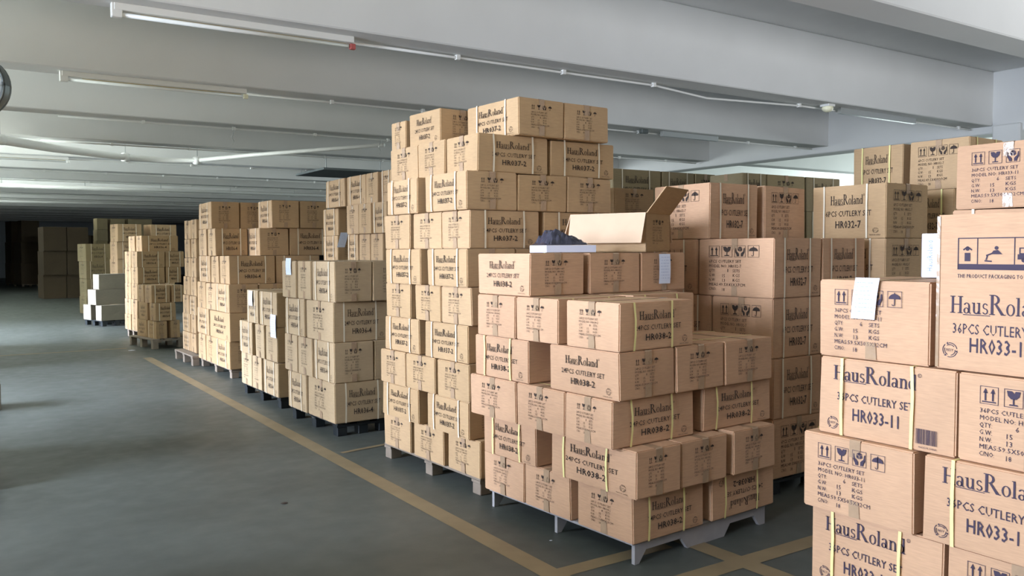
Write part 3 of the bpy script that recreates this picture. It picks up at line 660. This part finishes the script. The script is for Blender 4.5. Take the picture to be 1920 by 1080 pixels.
(22,2,'A',0,6.510,3.641,0.8800,0,0.416,0.382,0.3790,'H',None,None),
(22,2,'A',1,6.510,4.090,0.8800,0,0.416,0.496,0.3790,'H',None,None),
(22,3,'A',0,6.510,3.648,1.2620,0,0.416,0.382,0.3790,'H',None,None),
(22,3,'A',1,6.510,4.097,1.2620,0,0.416,0.496,0.3790,'H',None,None),
(22,4,'A',0,6.550,3.655,1.6440,0,0.496,0.381,0.3790,'H','H',None),
(22,4,'A',1,6.510,4.103,1.6440,0,0.416,0.496,0.3790,'H',None,None),
(22,5,'A',0,6.550,3.596,2.0260,0,0.496,0.466,0.3790,'M','H',None),
(22,5,'A',1,6.510,4.110,2.0260,0,0.416,0.445,0.3790,'H',None,None),
(23,0,'B',0,5.865,6.825,0.1160,0,0.529,0.446,0.3790,None,'H',None),
(23,0,'B',1,6.453,6.825,0.1160,0,0.625,0.446,0.3790,None,'H',None),
(23,0,'B',2,6.941,6.900,0.1160,0,0.325,0.596,0.3790,None,'M',None),
(23,1,'B',0,5.864,6.825,0.4980,0,0.528,0.446,0.3790,None,'H',None),
(23,1,'B',1,6.451,6.825,0.4980,0,0.624,0.446,0.3790,None,'H',None),
(23,1,'B',2,6.938,6.900,0.4980,0,0.324,0.596,0.3790,None,'M',None),
(23,2,'B',0,5.863,6.825,0.8800,0,0.527,0.446,0.3790,None,'H',None),
(23,2,'B',1,6.450,6.825,0.8800,0,0.622,0.446,0.3790,None,'H',None),
(23,2,'B',2,6.935,6.900,0.8800,0,0.324,0.596,0.3790,None,'M',None),
(23,3,'B',0,5.862,6.825,1.2620,0,0.526,0.446,0.3790,None,'H',None),
(23,3,'B',1,6.448,6.825,1.2620,0,0.621,0.446,0.3790,None,'H',None),
(23,3,'B',2,6.932,6.900,1.2620,0,0.323,0.596,0.3790,None,'M',None),
(23,4,'B',0,5.862,6.825,1.6440,0,0.525,0.446,0.3790,None,'H',None),
(23,4,'B',1,6.446,6.825,1.6440,0,0.620,0.446,0.3790,None,'H',None),
(23,4,'B',2,6.929,6.900,1.6440,0,0.322,0.596,0.3790,None,'M',None),
(23,5,'B',0,5.930,6.825,2.0260,0,0.662,0.446,0.3790,None,'H',None),
(23,5,'B',1,6.513,6.825,2.0260,0,0.481,0.446,0.3790,None,'H',None),
(23,5,'B',2,6.926,6.900,2.0260,0,0.322,0.596,0.3790,None,'M',None),
(23,5,'B',3,7.276,6.900,2.0260,0,0.318,0.596,0.3790,None,'M',None),
(24,0,'B',0,6.821,6.025,0.1160,0,0.355,0.446,0.3690,None,'H',None),
(24,0,'B',1,7.321,6.100,0.1160,0,0.621,0.596,0.3690,None,'M',None),
(24,0,'B',2,7.950,6.025,0.1160,0,0.577,0.446,0.3690,None,'H',None),
(24,1,'B',0,6.816,6.025,0.4880,0,0.354,0.446,0.3690,None,'H',None),
(24,1,'B',1,7.315,6.100,0.4880,0,0.619,0.596,0.3690,None,'M',None),
(24,1,'B',2,7.944,6.025,0.4880,0,0.575,0.446,0.3690,None,'H',None),
(24,2,'B',0,6.812,6.025,0.8600,0,0.353,0.446,0.3690,None,'H',None),
(24,2,'B',1,7.310,6.100,0.8600,0,0.618,0.596,0.3690,None,'M',None),
(24,2,'B',2,7.937,6.025,0.8600,0,0.574,0.446,0.3690,None,'H',None),
(24,3,'B',0,6.808,6.025,1.2320,0,0.352,0.446,0.3690,None,'H',None),
(24,3,'B',1,7.304,6.100,1.2320,0,0.617,0.596,0.3690,None,'M',None),
(24,3,'B',2,7.930,6.025,1.2320,0,0.573,0.446,0.3690,None,'H',None),
(24,4,'B',0,6.803,6.025,1.6040,0,0.352,0.446,0.3690,None,'H',None),
(24,4,'B',1,7.299,6.100,1.6040,0,0.615,0.596,0.3690,None,'M',None),
(24,4,'B',2,7.923,6.025,1.6040,0,0.571,0.446,0.3690,None,'H',None),
(24,5,'B',0,6.799,6.025,1.9760,0,0.351,0.446,0.3690,None,'H',None),
(24,5,'B',1,7.293,6.100,1.9760,0,0.614,0.596,0.3690,None,'M',None),
(24,5,'B',2,7.916,6.025,1.9760,0,0.570,0.446,0.3690,None,'H',None),
(25,0,'B',0,4.641,5.392,0.1160,2,0.451,0.356,0.2420,None,'h',None),
(25,1,'B',0,4.640,5.392,0.3610,2,0.450,0.356,0.2420,None,'h',None),
(25,2,'B',0,4.640,5.392,0.6060,2,0.450,0.356,0.2420,None,'h',None),
(25,3,'B',0,4.639,5.392,0.8510,2,0.449,0.356,0.2420,None,'h',None),
(25,4,'B',0,4.639,5.392,1.0960,2,0.448,0.356,0.2420,None,'h',None),
(25,5,'B',0,4.639,5.392,1.3410,2,0.447,0.356,0.2420,None,'h',None),
(25,6,'B',0,4.638,5.392,1.5860,2,0.447,0.356,0.2420,None,'h',None),
(25,7,'B',0,4.636,5.442,1.8310,2,0.446,0.456,0.2420,None,'m',None),
(26,0,'A',0,3.305,1.408,0.1660,0.5,0.591,0.501,0.3170,'M',None,None),
(26,0,'A',1,3.255,1.956,0.1660,0.5,0.501,0.574,0.3170,'H',None,None),
(26,1,'A',0,3.239,1.446,0.4860,0.5,0.501,0.591,0.3170,'H',None,None),
(26,1,'A',1,3.279,2.020,0.4860,0.5,0.591,0.489,0.3170,'M',None,None),
(26,2,'A',0,3.305,1.374,0.8060,0.5,0.591,0.501,0.3170,'M',None,None),
(26,2,'A',1,3.255,1.925,0.8060,0.5,0.501,0.576,0.3170,'H',None,None),
(26,3,'A',0,3.319,1.992,1.1260,0.5,0.591,0.473,0.3170,'M',None,None),
(27,0,'A',0,4.479,1.985,0.1660,0.5,0.501,0.591,0.3170,'H',None,None),
(27,1,'A',0,4.479,1.991,0.4860,0.5,0.501,0.591,0.3170,'H',None,None),
(27,2,'A',0,4.479,1.997,0.8060,0.5,0.501,0.591,0.3170,'H',None,None),
(27,3,'A',0,4.479,2.003,1.1260,0.5,0.501,0.591,0.3170,'H',None,None),
(27,4,'A',0,4.478,2.042,1.4460,0.5,0.501,0.591,0.3170,'H',None,None),
(27,5,'A',0,4.523,2.066,1.7660,0.5,0.591,0.501,0.3170,'M',None,None),
]
def body_mesh(dx,dy,h,r):
    bm=bmesh.new(); bx(bm,-dx/2,dx/2,-dy/2,dy/2,0,h)
    bmesh.ops.bevel(bm,geom=list(bm.edges),offset=.0055,segments=2,affect='EDGES')
    j=[(r.uniform(-.003,.003),r.uniform(-.003,.003),0) for _ in range(8)]
    dent=r.random()<.25; dc=(r.choice((-1,1)),r.choice((-1,1)))
    for v in bm.verts:
        k=(v.co.x>0)+2*(v.co.y>0)+4*(v.co.z>h/2); v.co.x+=j[k][0]; v.co.y+=j[k][1]
        if dent and v.co.z>h/2 and v.co.x*dc[0]>0 and v.co.y*dc[1]>0: v.co.z-=.008; v.co.x-=dc[0]*.004
    return mesh('carton_body',bm)
def strap_mesh(dw,h,r,bow):
    "ring round the carton in the y-z plane, width along x"
    o=.0022; b=[r.uniform(.003,.009)*bow for _ in range(2)]; sx=r.uniform(-.008,.008)*bow
    a=dw/2+o
    P=[(0,-a,0.001),(sx*.6,-a-b[0],h*.35),(sx,-a-b[0],h*.65),(0,-a,h+.0012),(0,a,h+.0012),(-sx,a+b[1],h*.65),(0,a+b[1],h*.35),(0,a,.001)]
    bm=bmesh.new(); wd=.0065; A=[]
    for x,y,z in P: A.append((bm.verts.new((x-wd,y,z)),bm.verts.new((x+wd,y,z))))
    n_=len(P)
    for i in range(n_):
        if i==n_-1: continue
        p,q=A[i],A[(i+1)%n_]; bm.faces.new([p[0],p[1],q[1],q[0]])
    bmesh.ops.recalc_face_normals(bm,faces=bm.faces)
    return mesh('strap',bm)
def tape_mesh(L,h,side):
    "tape along x over the top, down both ends, and up from the bottom"
    t=.0012; w_=.024; bm=bmesh.new()
    a=L/2+t; d=min(.07,h*.3)
    P=[(-a,h-d),(-a,h-.004),(-a+.005,h+.0008),(a-.005,h+.0008),(a,h-.004),(a,h-d)]
    V=[(bm.verts.new((x,-w_,z)),bm.verts.new((x,w_,z))) for x,z in P]
    for p,q in zip(V,V[1:]): bm.faces.new([p[0],p[1],q[1],q[0]])
    for s in (-1,1):
        v=[bm.verts.new(c) for c in ((s*a,-w_,.004),(s*a,w_,.004),(s*a,w_,d*1.05),(s*a,-w_+.004,d*.95))]; bm.faces.new(v)
    bmesh.ops.recalc_face_normals(bm,faces=bm.faces)
    return mesh('packing_tape',bm)
ORD=['near corner','second','third','fourth']
LAY=['bottom layer','second layer','third layer','fourth layer','fifth layer','sixth layer','seventh layer','eighth layer','ninth layer','tenth layer']
used={}
for (si,li,pf,pi,cx,cy,z,th,dx,dy,h,A,B,ft) in BX:
    key,ph,mod,nl,detail=ST[si]
    r=random.Random(len(used)*7+3)
    rz=math.radians(th+r.uniform(-.7,.7))
    if pf!='F' and pi>0 and detail: cx-=math.cos(rz)*r.uniform(-.003,.009) if A else 0; cy-=math.sin(rz)*0
    t=empty('carton',(cx,cy,z),rz)
    lay=('top layer' if li==nl-1 else LAY[li]) if nl>1 else ''
    Hs='HhU'; axis='y' if (A in ('H','h') or B in ('M','m')) else 'x'
    if A is None and B is None: axis='y' if ft in 'Mm' else 'x'
    strapped=not(A in ('h','m') or (A is None and B in ('h','m')) or mod=='plain')
    look=('upside-down lettered' if B=='U' else 'lettered' if A in('H','h') else 'symbol-printed' if A in ('M','m') else ('lettered' if B in ('H','h') else 'symbol-printed') if B else 'plain-topped')
    if mod=='plain': look={'white':'pale','dark':'shade-darkened brown','dark_far':'shadowy','dark_back':'shadowy','upper':'dim brown'}.get(key,'brown')
    wh={'A':['near-corner','second aisle-side','third aisle-side','fourth aisle-side'],'B':['first front-side','second front-side','third front-side','fourth front-side'],'F':['inner','inner second','inner third','inner fourth']}[pf][pi]
    lb=f"{wh} {look} carton, "+(lay+' of ' if lay else '')+ph
    used[lb]=used.get(lb,0)+1
    tag(t,lb,'box','cartons of the '+ph)
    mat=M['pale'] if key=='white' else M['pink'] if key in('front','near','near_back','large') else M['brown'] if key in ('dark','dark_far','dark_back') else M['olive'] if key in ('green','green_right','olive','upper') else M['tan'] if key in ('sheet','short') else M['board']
    link('carton_body',body_mesh(dx,dy,h,r),mat,t)
    g=.0042
    if mod!='plain' and detail>0:
        for fc,face in ((A,'A'),(B,'B')):
            if not fc: continue
            kind='H' if fc in 'HhU' else 'M'
            wid=dy if face=='A' else dx
            me,d0,h0=pmesh(kind,mod,wid,h)
            up=fc=='U'
            link('printed_marking',me,None,t,(-dx/2-g,0,h if up else 0) if face=='A' else (0,-dy/2-g,h if up else 0),(0,PI if up else 0,-PI/2 if face=='A' else 0),(wid/d0,1,h/h0))
    if detail>0 and mod!='plain':
        L_=dx if axis=='x' else dy; W_=dy if axis=='x' else dx
        link('packing_tape',tape_mesh(L_+.006,h,0),M['tape'],t,(0,0,0),(0,0,0 if axis=='x' else -PI/2))
    if strapped:
        L_=dx if axis=='x' else dy; W_=dy if axis=='x' else dx
        for f in (.19,.70 if mod in('033','038') else .76):
            q=-L_/2+(f+r.uniform(-.025,.025))*L_
            o=link('strap',strap_mesh(W_+.010,h,r,1 if key in('front','near') else .5),M['strap' if key in('front','near','rear') else 'strapw'],t,(q,0,0) if axis=='x' else (0,-q,0),(0,0,0 if axis=='x' else -PI/2))
            if key in ('front','near') and B=='H' or key=='near': pass

# ---------------- special cartons ----------------
def pr(o_name,me,mat,t,*a): return link(o_name,me,mat,t,*a)
# tall carton standing on the nearest stack, handling panel on its face
t=empty('tall_carton',(3.02,1.725,1.128),math.radians(.5)); tag(t,'tall carton with framed handling pictures and big lettering at right edge','box')
LW,TH=.60,.565
bm=bmesh.new(); bx(bm,0,.5,-LW,0,0,TH); bmesh.ops.bevel(bm,geom=list(bm.edges),offset=.006,segments=2,affect='EDGES'); link('carton_body',mesh('carton_body',bm),M['pink'],t)
I=Ink(); I.add(BR,.055,TH*.43-.035,.345/BR.w,.062)
put(I,'36PCS CUTLERY SET',.065,TH*.30-.035,.325,.037,.003); put(I,'HR033-11',.125,TH*.185-.035,.205,.052,.010); I.add(REC,.03,TH*.13-.03,.055,.055)
x0,x1,y0,y1=.08,.56,.366,.480
I.frame(x0,y0,x1,y1,.0035); I.bar(x0,y0+.003,x1,y0+.02)
for q in (.07,.195,.33): I.bar(x0+q-.0015,y0+.02,x0+q+.0015,y1)
# person lifting a carton, person kneeling, truck
I.bar(x0+.025,y0+.03,x0+.045,y0+.06); I.line(x0+.02,y0+.07,x0+.035,y0+.082,.005); I.line(x0+.035,y0+.082,x0+.05,y0+.07,.005); I.arc(x0+.035,y0+.074,.007,.007,0,360,.007,.007,8)
I.arc(x0+.135,y0+.077,.007,.007,0,360,.007,.007,8); I.poly([(x0+.115,y0+.055),(x0+.155,y0+.055),(x0+.14,y0+.07),(x0+.125,y0+.068)]); I.line(x0+.10,y0+.05,x0+.12,y0+.058,.005); I.line(x0+.105,y0+.05,x0+.10,y0+.035,.005); I.line(x0+.095,y0+.032,x0+.12,y0+.03,.005)
I.bar(x0+.205,y0+.037,x0+.31,y0+.055); I.frame(x0+.21,y0+.055,x0+.235,y0+.078,.004); I.poly([(x0+.26,y0+.055),(x0+.3,y0+.055),(x0+.29,y0+.075),(x0+.275,y0+.075)])
for q in (.225,.255,.295): I.arc(x0+q,y0+.035,.008,.008,0,360,.008,.008,8)
I.bar(x0+.35,y0+.035,x0+.43,y0+.05); I.poly([(x0+.36,y0+.05),(x0+.42,y0+.05),(x0+.39,y0+.08)])
put(I,'THE PRODUCT PACKAGING TO PREVENT DAMAGE',x0,y0-.030,.36,.014,.004)
link('printed_marking',I.mesh('printed_marking',M['inkp']),None,t,(-.002,0,0),(0,0,-PI/2))
link('strap',boxmesh('strap',-.004,-.001,-.006,.006,.005,TH-.005),M['tape'],t,(0,-.01,0))
# pale blue printed box tucked behind the tall carton
t=empty('gift_box',(3.42,2.0,1.448),math.radians(10)); tag(t,'pale blue gift box with white lettering, wedged left of the tall carton','box')
link('box_body',boxmesh('box_body',-.02,.06,-.16,.01,0,.185,bev=.003),M['white'],t); I=Ink(); put(I,'HausRoland',0,0,.13,.022,.004); link('printed_marking',I.mesh('printed_marking',M['blueprint']),None,t,(-.022,-.035,.025),(0,PI*1.5,-PI/2))

# open carton on the front pallet
t=empty('open_carton',(3.5,3.82,1.558),math.radians(24)); tag(t,'open carton with raised flaps on top of the front pallet','box')
L_,W_,h_=.52,.38,.24; th_=.006
bm=bmesh.new()
for q in ((0,th_,0,L_,0,h_),(W_-th_,W_,0,L_,0,h_),(0,W_,0,th_,0,h_),(0,W_,L_-th_,L_,0,h_),(0,W_,0,L_,0,th_)): bx(bm,*q)
link('carton_body',mesh('carton_body',bm),M['board'],t)
def flap(name,p0,p1,out,mat):
    bm=bmesh.new(); p0,p1,out=Vector(p0),Vector(p1),Vector(out); n_=(p1-p0).cross(out).normalized()*.005; e=(p1-p0)*.015
    q=[p0,p1,p1+out-e,p0+out+e]; a=[bm.verts.new(v) for v in q]; b=[bm.verts.new(v+n_) for v in q]
    bm.faces.new(a); bm.faces.new(b[::-1])
    for i in range(4): bm.faces.new([a[i],b[i],b[(i+1)%4],a[(i+1)%4]])
    bmesh.ops.recalc_face_normals(bm,faces=bm.faces); return link(name,mesh(name,bm),mat,t)
flap('flap',(0,0,h_),(0,L_,h_),(-.055,.0,-.185),M['inside'])
flap('flap',(W_,0,h_),(W_,L_,h_),(.06,0,-.18),M['inside'])
flap('flap',(0,0,h_),(W_,0,h_),(.0,-.125,.155),M['board'])
flap('flap',(0,L_,h_),(W_,L_,h_),(0,.06,-.17),M['inside'])
me,d0,h0=pmesh('M','038',.38,.24); link('printed_marking',me,None,t,(W_/2,-.004,0),(0,0,0),(1,1,1))
# flat white cutlery box and crumpled bag
t=empty('cutlery_gift_box',(2.99,3.985,1.558),math.radians(-6)); tag(t,'flat white gift box lying beside the open carton','box')
link('box_body',boxmesh('box_body',-.17,.17,-.10,.10,0,.042,bev=.002),M['white'],t)
t=empty('plastic_bag',(2.98,3.99,1.6015),math.radians(-6)); tag(t,'crumpled smoky plastic bag lying on the flat white gift box','bag')
bm=bmesh.new(); nx,ny=16,10; g_=[]; rb=random.Random(5)
for i in range(nx+1):
    row=[]
    for j in range(ny+1):
        x=-.165+.33*i/nx; y=-.095+.18*j/ny; e=min(1,8*min(i/nx,1-i/nx))*min(1,6*min(j/ny,1-j/ny))
        prof=max(.06,1-abs(i/nx-.27)/(.27 if i/nx<.27 else .72))**.8
        row.append(bm.verts.new((x,y,.001+e*(.082*prof+rb.uniform(-.014,.014)*(.3+prof)))))
    g_.append(row)
for i in range(nx):
    for j in range(ny): bm.faces.new([g_[i][j],g_[i+1][j],g_[i+1][j+1],g_[i][j+1]])
link('bag_film',mesh('bag_film',bm,False),M['bag'],t)

# low cartons at the left edge of the frame
for i,(x,y,w_,d_,h,lb) in enumerate(((.055,9.95,.5,.4,.27,'pale low carton at the left edge, farther one'),(-.07,6.66,.5,.4,.2,'pale low carton at the left edge, nearer one'))):
    t=empty('low_carton',(x,y,0)); tag(t,lb,'box'); r=random.Random(i)
    link('carton_body',body_mesh(w_,d_,h,r),M['pale'],t); link('packing_tape',tape_mesh(w_+.006,h,0),M['tape'],t)

# unseen blocks added left of the aisle to cast shade bands on the floor
for y0,y1,hh,lb in ((2.6,4.4,1.4,'unseen shade block left of the aisle, nearest to the camera'),(6.55,7.95,2.0,'unseen shade block left of the aisle, beside the nearer low carton'),(13.1,15.0,2.0,'unseen shade block left of the aisle, opposite the low distant pallet'),(15.1,16.8,1.6,'unseen shade block left of the aisle, farthest one')):
    t=empty('shade_block',(-.75,(y0+y1)/2,0)); tag(t,lb,'box')
    link('block_body',body_mesh(.95,y1-y0,hh,random.Random(int(y0))),M['board'],t); link('packing_tape',tape_mesh(.956,hh,0),M['tape'],t)
# paper sheets taped to cartons
def sheet(loc,th,w_,h,label,tilt=0,lines=True,lean=0):
    t=empty('paper_sheet',loc,math.radians(th)); tag(t,label,'paper','paper slips on the cartons')
    bm=bmesh.new(); n_=6; R=[]
    for i in range(n_+1):
        z=-h*i/n_; y=-.0015-.004*math.sin(PI*i/n_)-lean*i/n_; R.append((bm.verts.new((-w_/2+tilt*i/n_,y,z)),bm.verts.new((w_/2+tilt*i/n_,y,z)),bm.verts.new((w_/2+tilt*i/n_,y+.0006,z)),bm.verts.new((-w_/2+tilt*i/n_,y+.0006,z))))
    for a,b in zip(R,R[1:]):
        for k in range(4): bm.faces.new([a[k],a[(k+1)%4],b[(k+1)%4],b[k]])
    bm.faces.new(R[0]); bm.faces.new(R[-1][::-1]); bmesh.ops.recalc_face_normals(bm,faces=bm.faces)
    link('sheet',mesh('sheet',bm),M['paper'],t)
    if lines:
        I=Ink(); rr=random.Random(4)
        for i in range(8):
            z=-h*(.12+.1*i); x=-w_*.38
            while x<w_*.3: q=w_*rr.uniform(.04,.12); I.bar(x,z,x+q,z+h*.012); x+=q+w_*rr.uniform(.03,.1)
        link('handwriting',I.mesh('handwriting',M['blueprint']),None,t,(tilt*.5,-.009-lean*.5,0))
for s_ in [((3.679, 3.847, 1.545), 3.5, 0.1, 0.185, 'white paper slip on the right carton of the front pallet top layer', 0, True, 0), ((3.01, 1.998, 1.455), -89.5, 0.105, 0.165, 'white paper note hanging over the nearest right-hand carton top', -0.02, True, 0), ((2.553, 7.644, 1.511), -88.0, 0.13, 0.155, 'blue-white slip at top left of the paper-tagged stack', 0, True, 0), ((2.584, 8.987, 1.158), -89.0, 0.12, 0.16, 'blue-white slip at top left of the short stack', 0, True, 0), ((2.597, 8.274, 0.944), -89.0, 0.16, 0.23, 'blue-white slip low on the right side of the short stack', 0, True, 0), ((3.918, 9.638, 1.801), 1.5, 0.1, 0.18, 'tilted white slip behind the second-row stack', -0.05, True, 0)]: sheet(*s_)

# ---------------- things under the ceiling ----------------
def clip(x,y,z,t): link('clip',boxmesh('clip',x-.02,x+.02,y-.025,y+.02,z-.02,3.497),M['pvc'],t)
for k in range(0,15):
    yb=3.95+3*k+.30; x0={1:3.05,2:2.92,0:-4}.get(k,1.2 if k<5 else -2)
    if k==0: continue
    t=empty('conduit_pipe',(0,yb,0)); tag(t,'thin white conduit clipped under the '+['','nearest','second','third','fourth','fifth','sixth','seventh','eighth','ninth','tenth','eleventh','twelfth','thirteenth','fourteenth'][k]+' beam from the camera','pipe','conduits under the ceiling beams')
    pts=[(x0,0,3.47)]; x=x0+1.1; sag={1:(7.0,8.2),2:(6.0,7.6)}.get(k)
    while x<13.5:
        pts.append((x,0,3.47)); x+=1.3
    if sag: 
        pts=[p for p in pts if not (sag[0]<p[0]<sag[1])]+[(sum(sag)/2,-.02,3.40)]; pts.sort()
    pts.append((13.6,0,3.47))
    link('tube',tubemesh('tube',pts,.014,6),M['pvc'],t)
    for p in pts[1:-1]:
        if p[2]>3.45: clip(p[0],0,3.47,t)
def tubelight(x0,x1,y,lb,endm):
    t=empty('tube_light',(0,y,0)); tag(t,lb,'lamp','unlit tube lights under the beams')
    link('batten',boxmesh('batten',x0,x1,-.035,.035,3.445,3.5,bev=.004),M['pvc'],t)
    link('lamp_tube',tubemesh('lamp_tube',[(x0+.05,-.005,3.415),(x1-.05,-.005,3.415)],.017,10),M['tube'],t)
    link('yellowed_edge',boxmesh('yellowed_edge',x0+.2,x1-.05,.035,.042,3.44,3.47),M['stain'],t)
    a=link('end_cap',boxmesh('end_cap',x0-.02,x0+.06,-.03,.03,3.39,3.5,bev=.006),M['pvc'],t)
    b=link('end_cap',boxmesh('end_cap',x1-.03,x1+.02,-.02,.02,3.39,3.44,bev=.004),M[endm],t); b['label']='red end cap' if endm=='red' else 'cream end cap'
tubelight(1.05,3.02,7.17,'unlit yellowed tube light with red end under the nearest beam','red')
tubelight(.96,2.9,10.12,'unlit yellowed tube light with cream tag under the second beam','cream')
tubelight(-1.5,1.9,19.17,'unlit tube light beside the wrapped pipe at left','pvc')
t=empty('ceiling_lamp',(9.75,7.1,3.5)); tag(t,'small cream dome lamp under the nearest beam at upper right','lamp')
bm=bmesh.new(); bmesh.ops.create_uvsphere(bm,u_segments=16,v_segments=8,radius=.075)
for v in bm.verts: v.co.z=v.co.z*.7-.05
link('dome',mesh('dome',bm,True),M['cream'],t); link('base_plate',boxmesh('base_plate',-.07,.07,-.07,.07,-.03,0,bev=.004),M['pvc'],t)
t=empty('sensor_box',(9.2,10.1,3.5)); tag(t,'small dark sensor under the second beam','sensor'); link('housing',boxmesh('housing',-.07,.07,-.04,.04,-.07,0,bev=.01),M['grey'],t)
t=empty('tube_light',(0,10.12,0)); tag(t,'dark batten light under second beam near the girder','lamp','unlit tube lights under the beams'); link('batten',boxmesh('batten',9.6,10.9,-.03,.03,3.42,3.5,bev=.004),M['lgrey'],t)
t=empty('tube_light',(0,7.17,0)); tag(t,'thin grey batten light right of the dome lamp','lamp','unlit tube lights under the beams'); link('batten',boxmesh('batten',10.1,11.9,-.03,.03,3.42,3.5,bev=.004),M['lgrey'],t)
# wrapped pipe
t=empty('wrapped_pipe'); tag(t,'thick white wrapped pipe crossing below the beams at left','pipe')
pts=[(-2.6,12.5,3.3),(.585,15.466,3.35),(1.387,16.262,3.35),(2.644,17.124,3.35),(3.3,17.1,3.33),(3.89,16.92,3.34),(4.555,15.676,3.36),(6.09,13.174,3.38)]
link('pipe',tubemesh('pipe',pts,.05,10,rs=[.075,.075,.07,.06,.05,.045,.04,.035]),M['pvc'],t)
for p in (pts[1],pts[3],pts[5]):
    link('coupling',tubemesh('coupling',[(p[0]-.05,p[1]-.03,p[2]),(p[0]+.05,p[1]+.03,p[2])],.082,10),M['pvc'],t)
    link('hanger_rod',boxmesh('hanger_rod',p[0]-.008,p[0]+.008,p[1]-.008,p[1]+.008,p[2],ZC),M['lgrey'],t)
for i,(y,x0,x1,r_) in enumerate(((26.3,-4,13.6,.05),(34.3,-4,13.6,.05))):
    t=empty('water_pipe',(0,y,3.4)); tag(t,['bright white pipe across the far ceiling, nearer one','bright white pipe across the far ceiling, farther one'][i],'pipe')
    link('pipe',tubemesh('pipe',[(x0,0,0),(x1,0,0)],r_,8),M['pvc'],t)
    for q in range(-3,13,2): link('hanger_rod',boxmesh('hanger_rod',q-.012,q+.012,-.012,.012,0,.95),M['lgrey'],t)
# hanging wires
for (x,y,lb) in ((3.57,13.2,'short white wire dangling from the third beam'),(6.0,13.15,'frayed white wire dangling near the tower top')):
    t=empty('dangling_wire',(x,y,0)); tag(t,lb,'wire','dangling wires')
    link('wire',tubemesh('wire',[(0,0,3.52),(.02,0,3.42),(-.02,0,3.34),(.015,0,3.28),(0,0,3.22)],.008,5),M['pvc'],t)
t=empty('duct_panel',(7.0,18.4,3.35)); tag(t,'dark flat panel hanging under the ceiling left of the tower','panel')
link('panel',boxmesh('panel',-.35,1.6,-.9,.9,0,.05,bev=.005),M['grey'],t)
for q in ((-.25,-.8),(-.25,.8),(1.4,0)): link('hanger_rod',boxmesh('hanger_rod',q[0]-.01,q[0]+.01,q[1]-.01,q[1]+.01,.05,ZC-3.35),M['lgrey'],t)
# fan at the upper left edge
t=empty('ceiling_fan',(.27,7.6,2.86),math.radians(-30)); tag(t,'dark grey round fan cut by the upper left edge','fan')
def ring(R,r_,z,n_=32): return [(R*math.cos(2*PI*i/n_),z,R*math.sin(2*PI*i/n_)) for i in range(n_+1)]
fanx=-.16
for R,z,r_ in ((.22,0,.012),(.22,.09,.012),(.14,-.02,.005),(.07,-.03,.005)):
    link('guard_ring',tubemesh('guard_ring',ring(R,r_,z),r_,6),M['grey'],t,(fanx,0,0))
for k in range(10):
    a=k*PI/5; link('guard_wire',tubemesh('guard_wire',[(.05*math.cos(a),-.03,.05*math.sin(a)),(.22*math.cos(a),0,.22*math.sin(a)),(.22*math.cos(a),.09,.22*math.sin(a))],.004,4),M['lgrey'],t,(fanx,0,0))
for k in range(3):
    bm=bmesh.new(); a=k*2*PI/3
    P=[(.04,-.03,.05),(.19,-.09,.03),(.2,.05,.06),(.05,.04,.06)]
    q=[bm.verts.new((x*math.cos(a)-z_*math.sin(a),y_,x*math.sin(a)+z_*math.cos(a))) for x,z_,y_ in P]; q2=[bm.verts.new(v.co+Vector((0,.004,0))) for v in q]
    bm.faces.new(q); bm.faces.new(q2[::-1])
    for i in range(4): bm.faces.new([q[i],q2[i],q2[(i+1)%4],q[(i+1)%4]])
    bmesh.ops.recalc_face_normals(bm,faces=bm.faces); link('blade',mesh('blade',bm),M['lgrey'],t,(fanx,0,0))
bm=bmesh.new(); R_=[]
for i in range(33):
    a=2*PI*i/32; R_.append((bm.verts.new((.235*math.cos(a),-.005,.235*math.sin(a))),bm.verts.new((.235*math.cos(a),.06,.235*math.sin(a)))))
for p,q in zip(R_,R_[1:]): bm.faces.new([p[0],p[1],q[1],q[0]])
link('shroud',mesh('shroud',bm,True),M['grey'],t,(fanx,0,0))
link('motor',tubemesh('motor',[(0,.03,0),(0,.17,0)],.055,12),M['grey'],t,(fanx,0,0))
link('drop_rod',boxmesh('drop_rod',-.012,.012,.11,.134,0,ZC-2.86),M['grey'],t,(fanx,0,0))
# litter
for i,(x,y,s_,mt,lb) in enumerate(((2.63,3.62,.008,'paper','white speck of litter beside the yellow line near the front pallet'),(1.65,5.1,.02,'ink','dark smudge of litter in the aisle'),(2.26,14.5,.05,'paper','torn plastic scrap on the floor by the low pallet'))):
    bm=bmesh.new(); bmesh.ops.create_icosphere(bm,subdivisions=1,radius=s_)
    for v in bm.verts: v.co.z=abs(v.co.z)*.3; v.co.x*=1.3
    tag(link('litter_scrap',mesh('litter_scrap',bm),M[mt],None,(x,y,0)),lb,'litter')
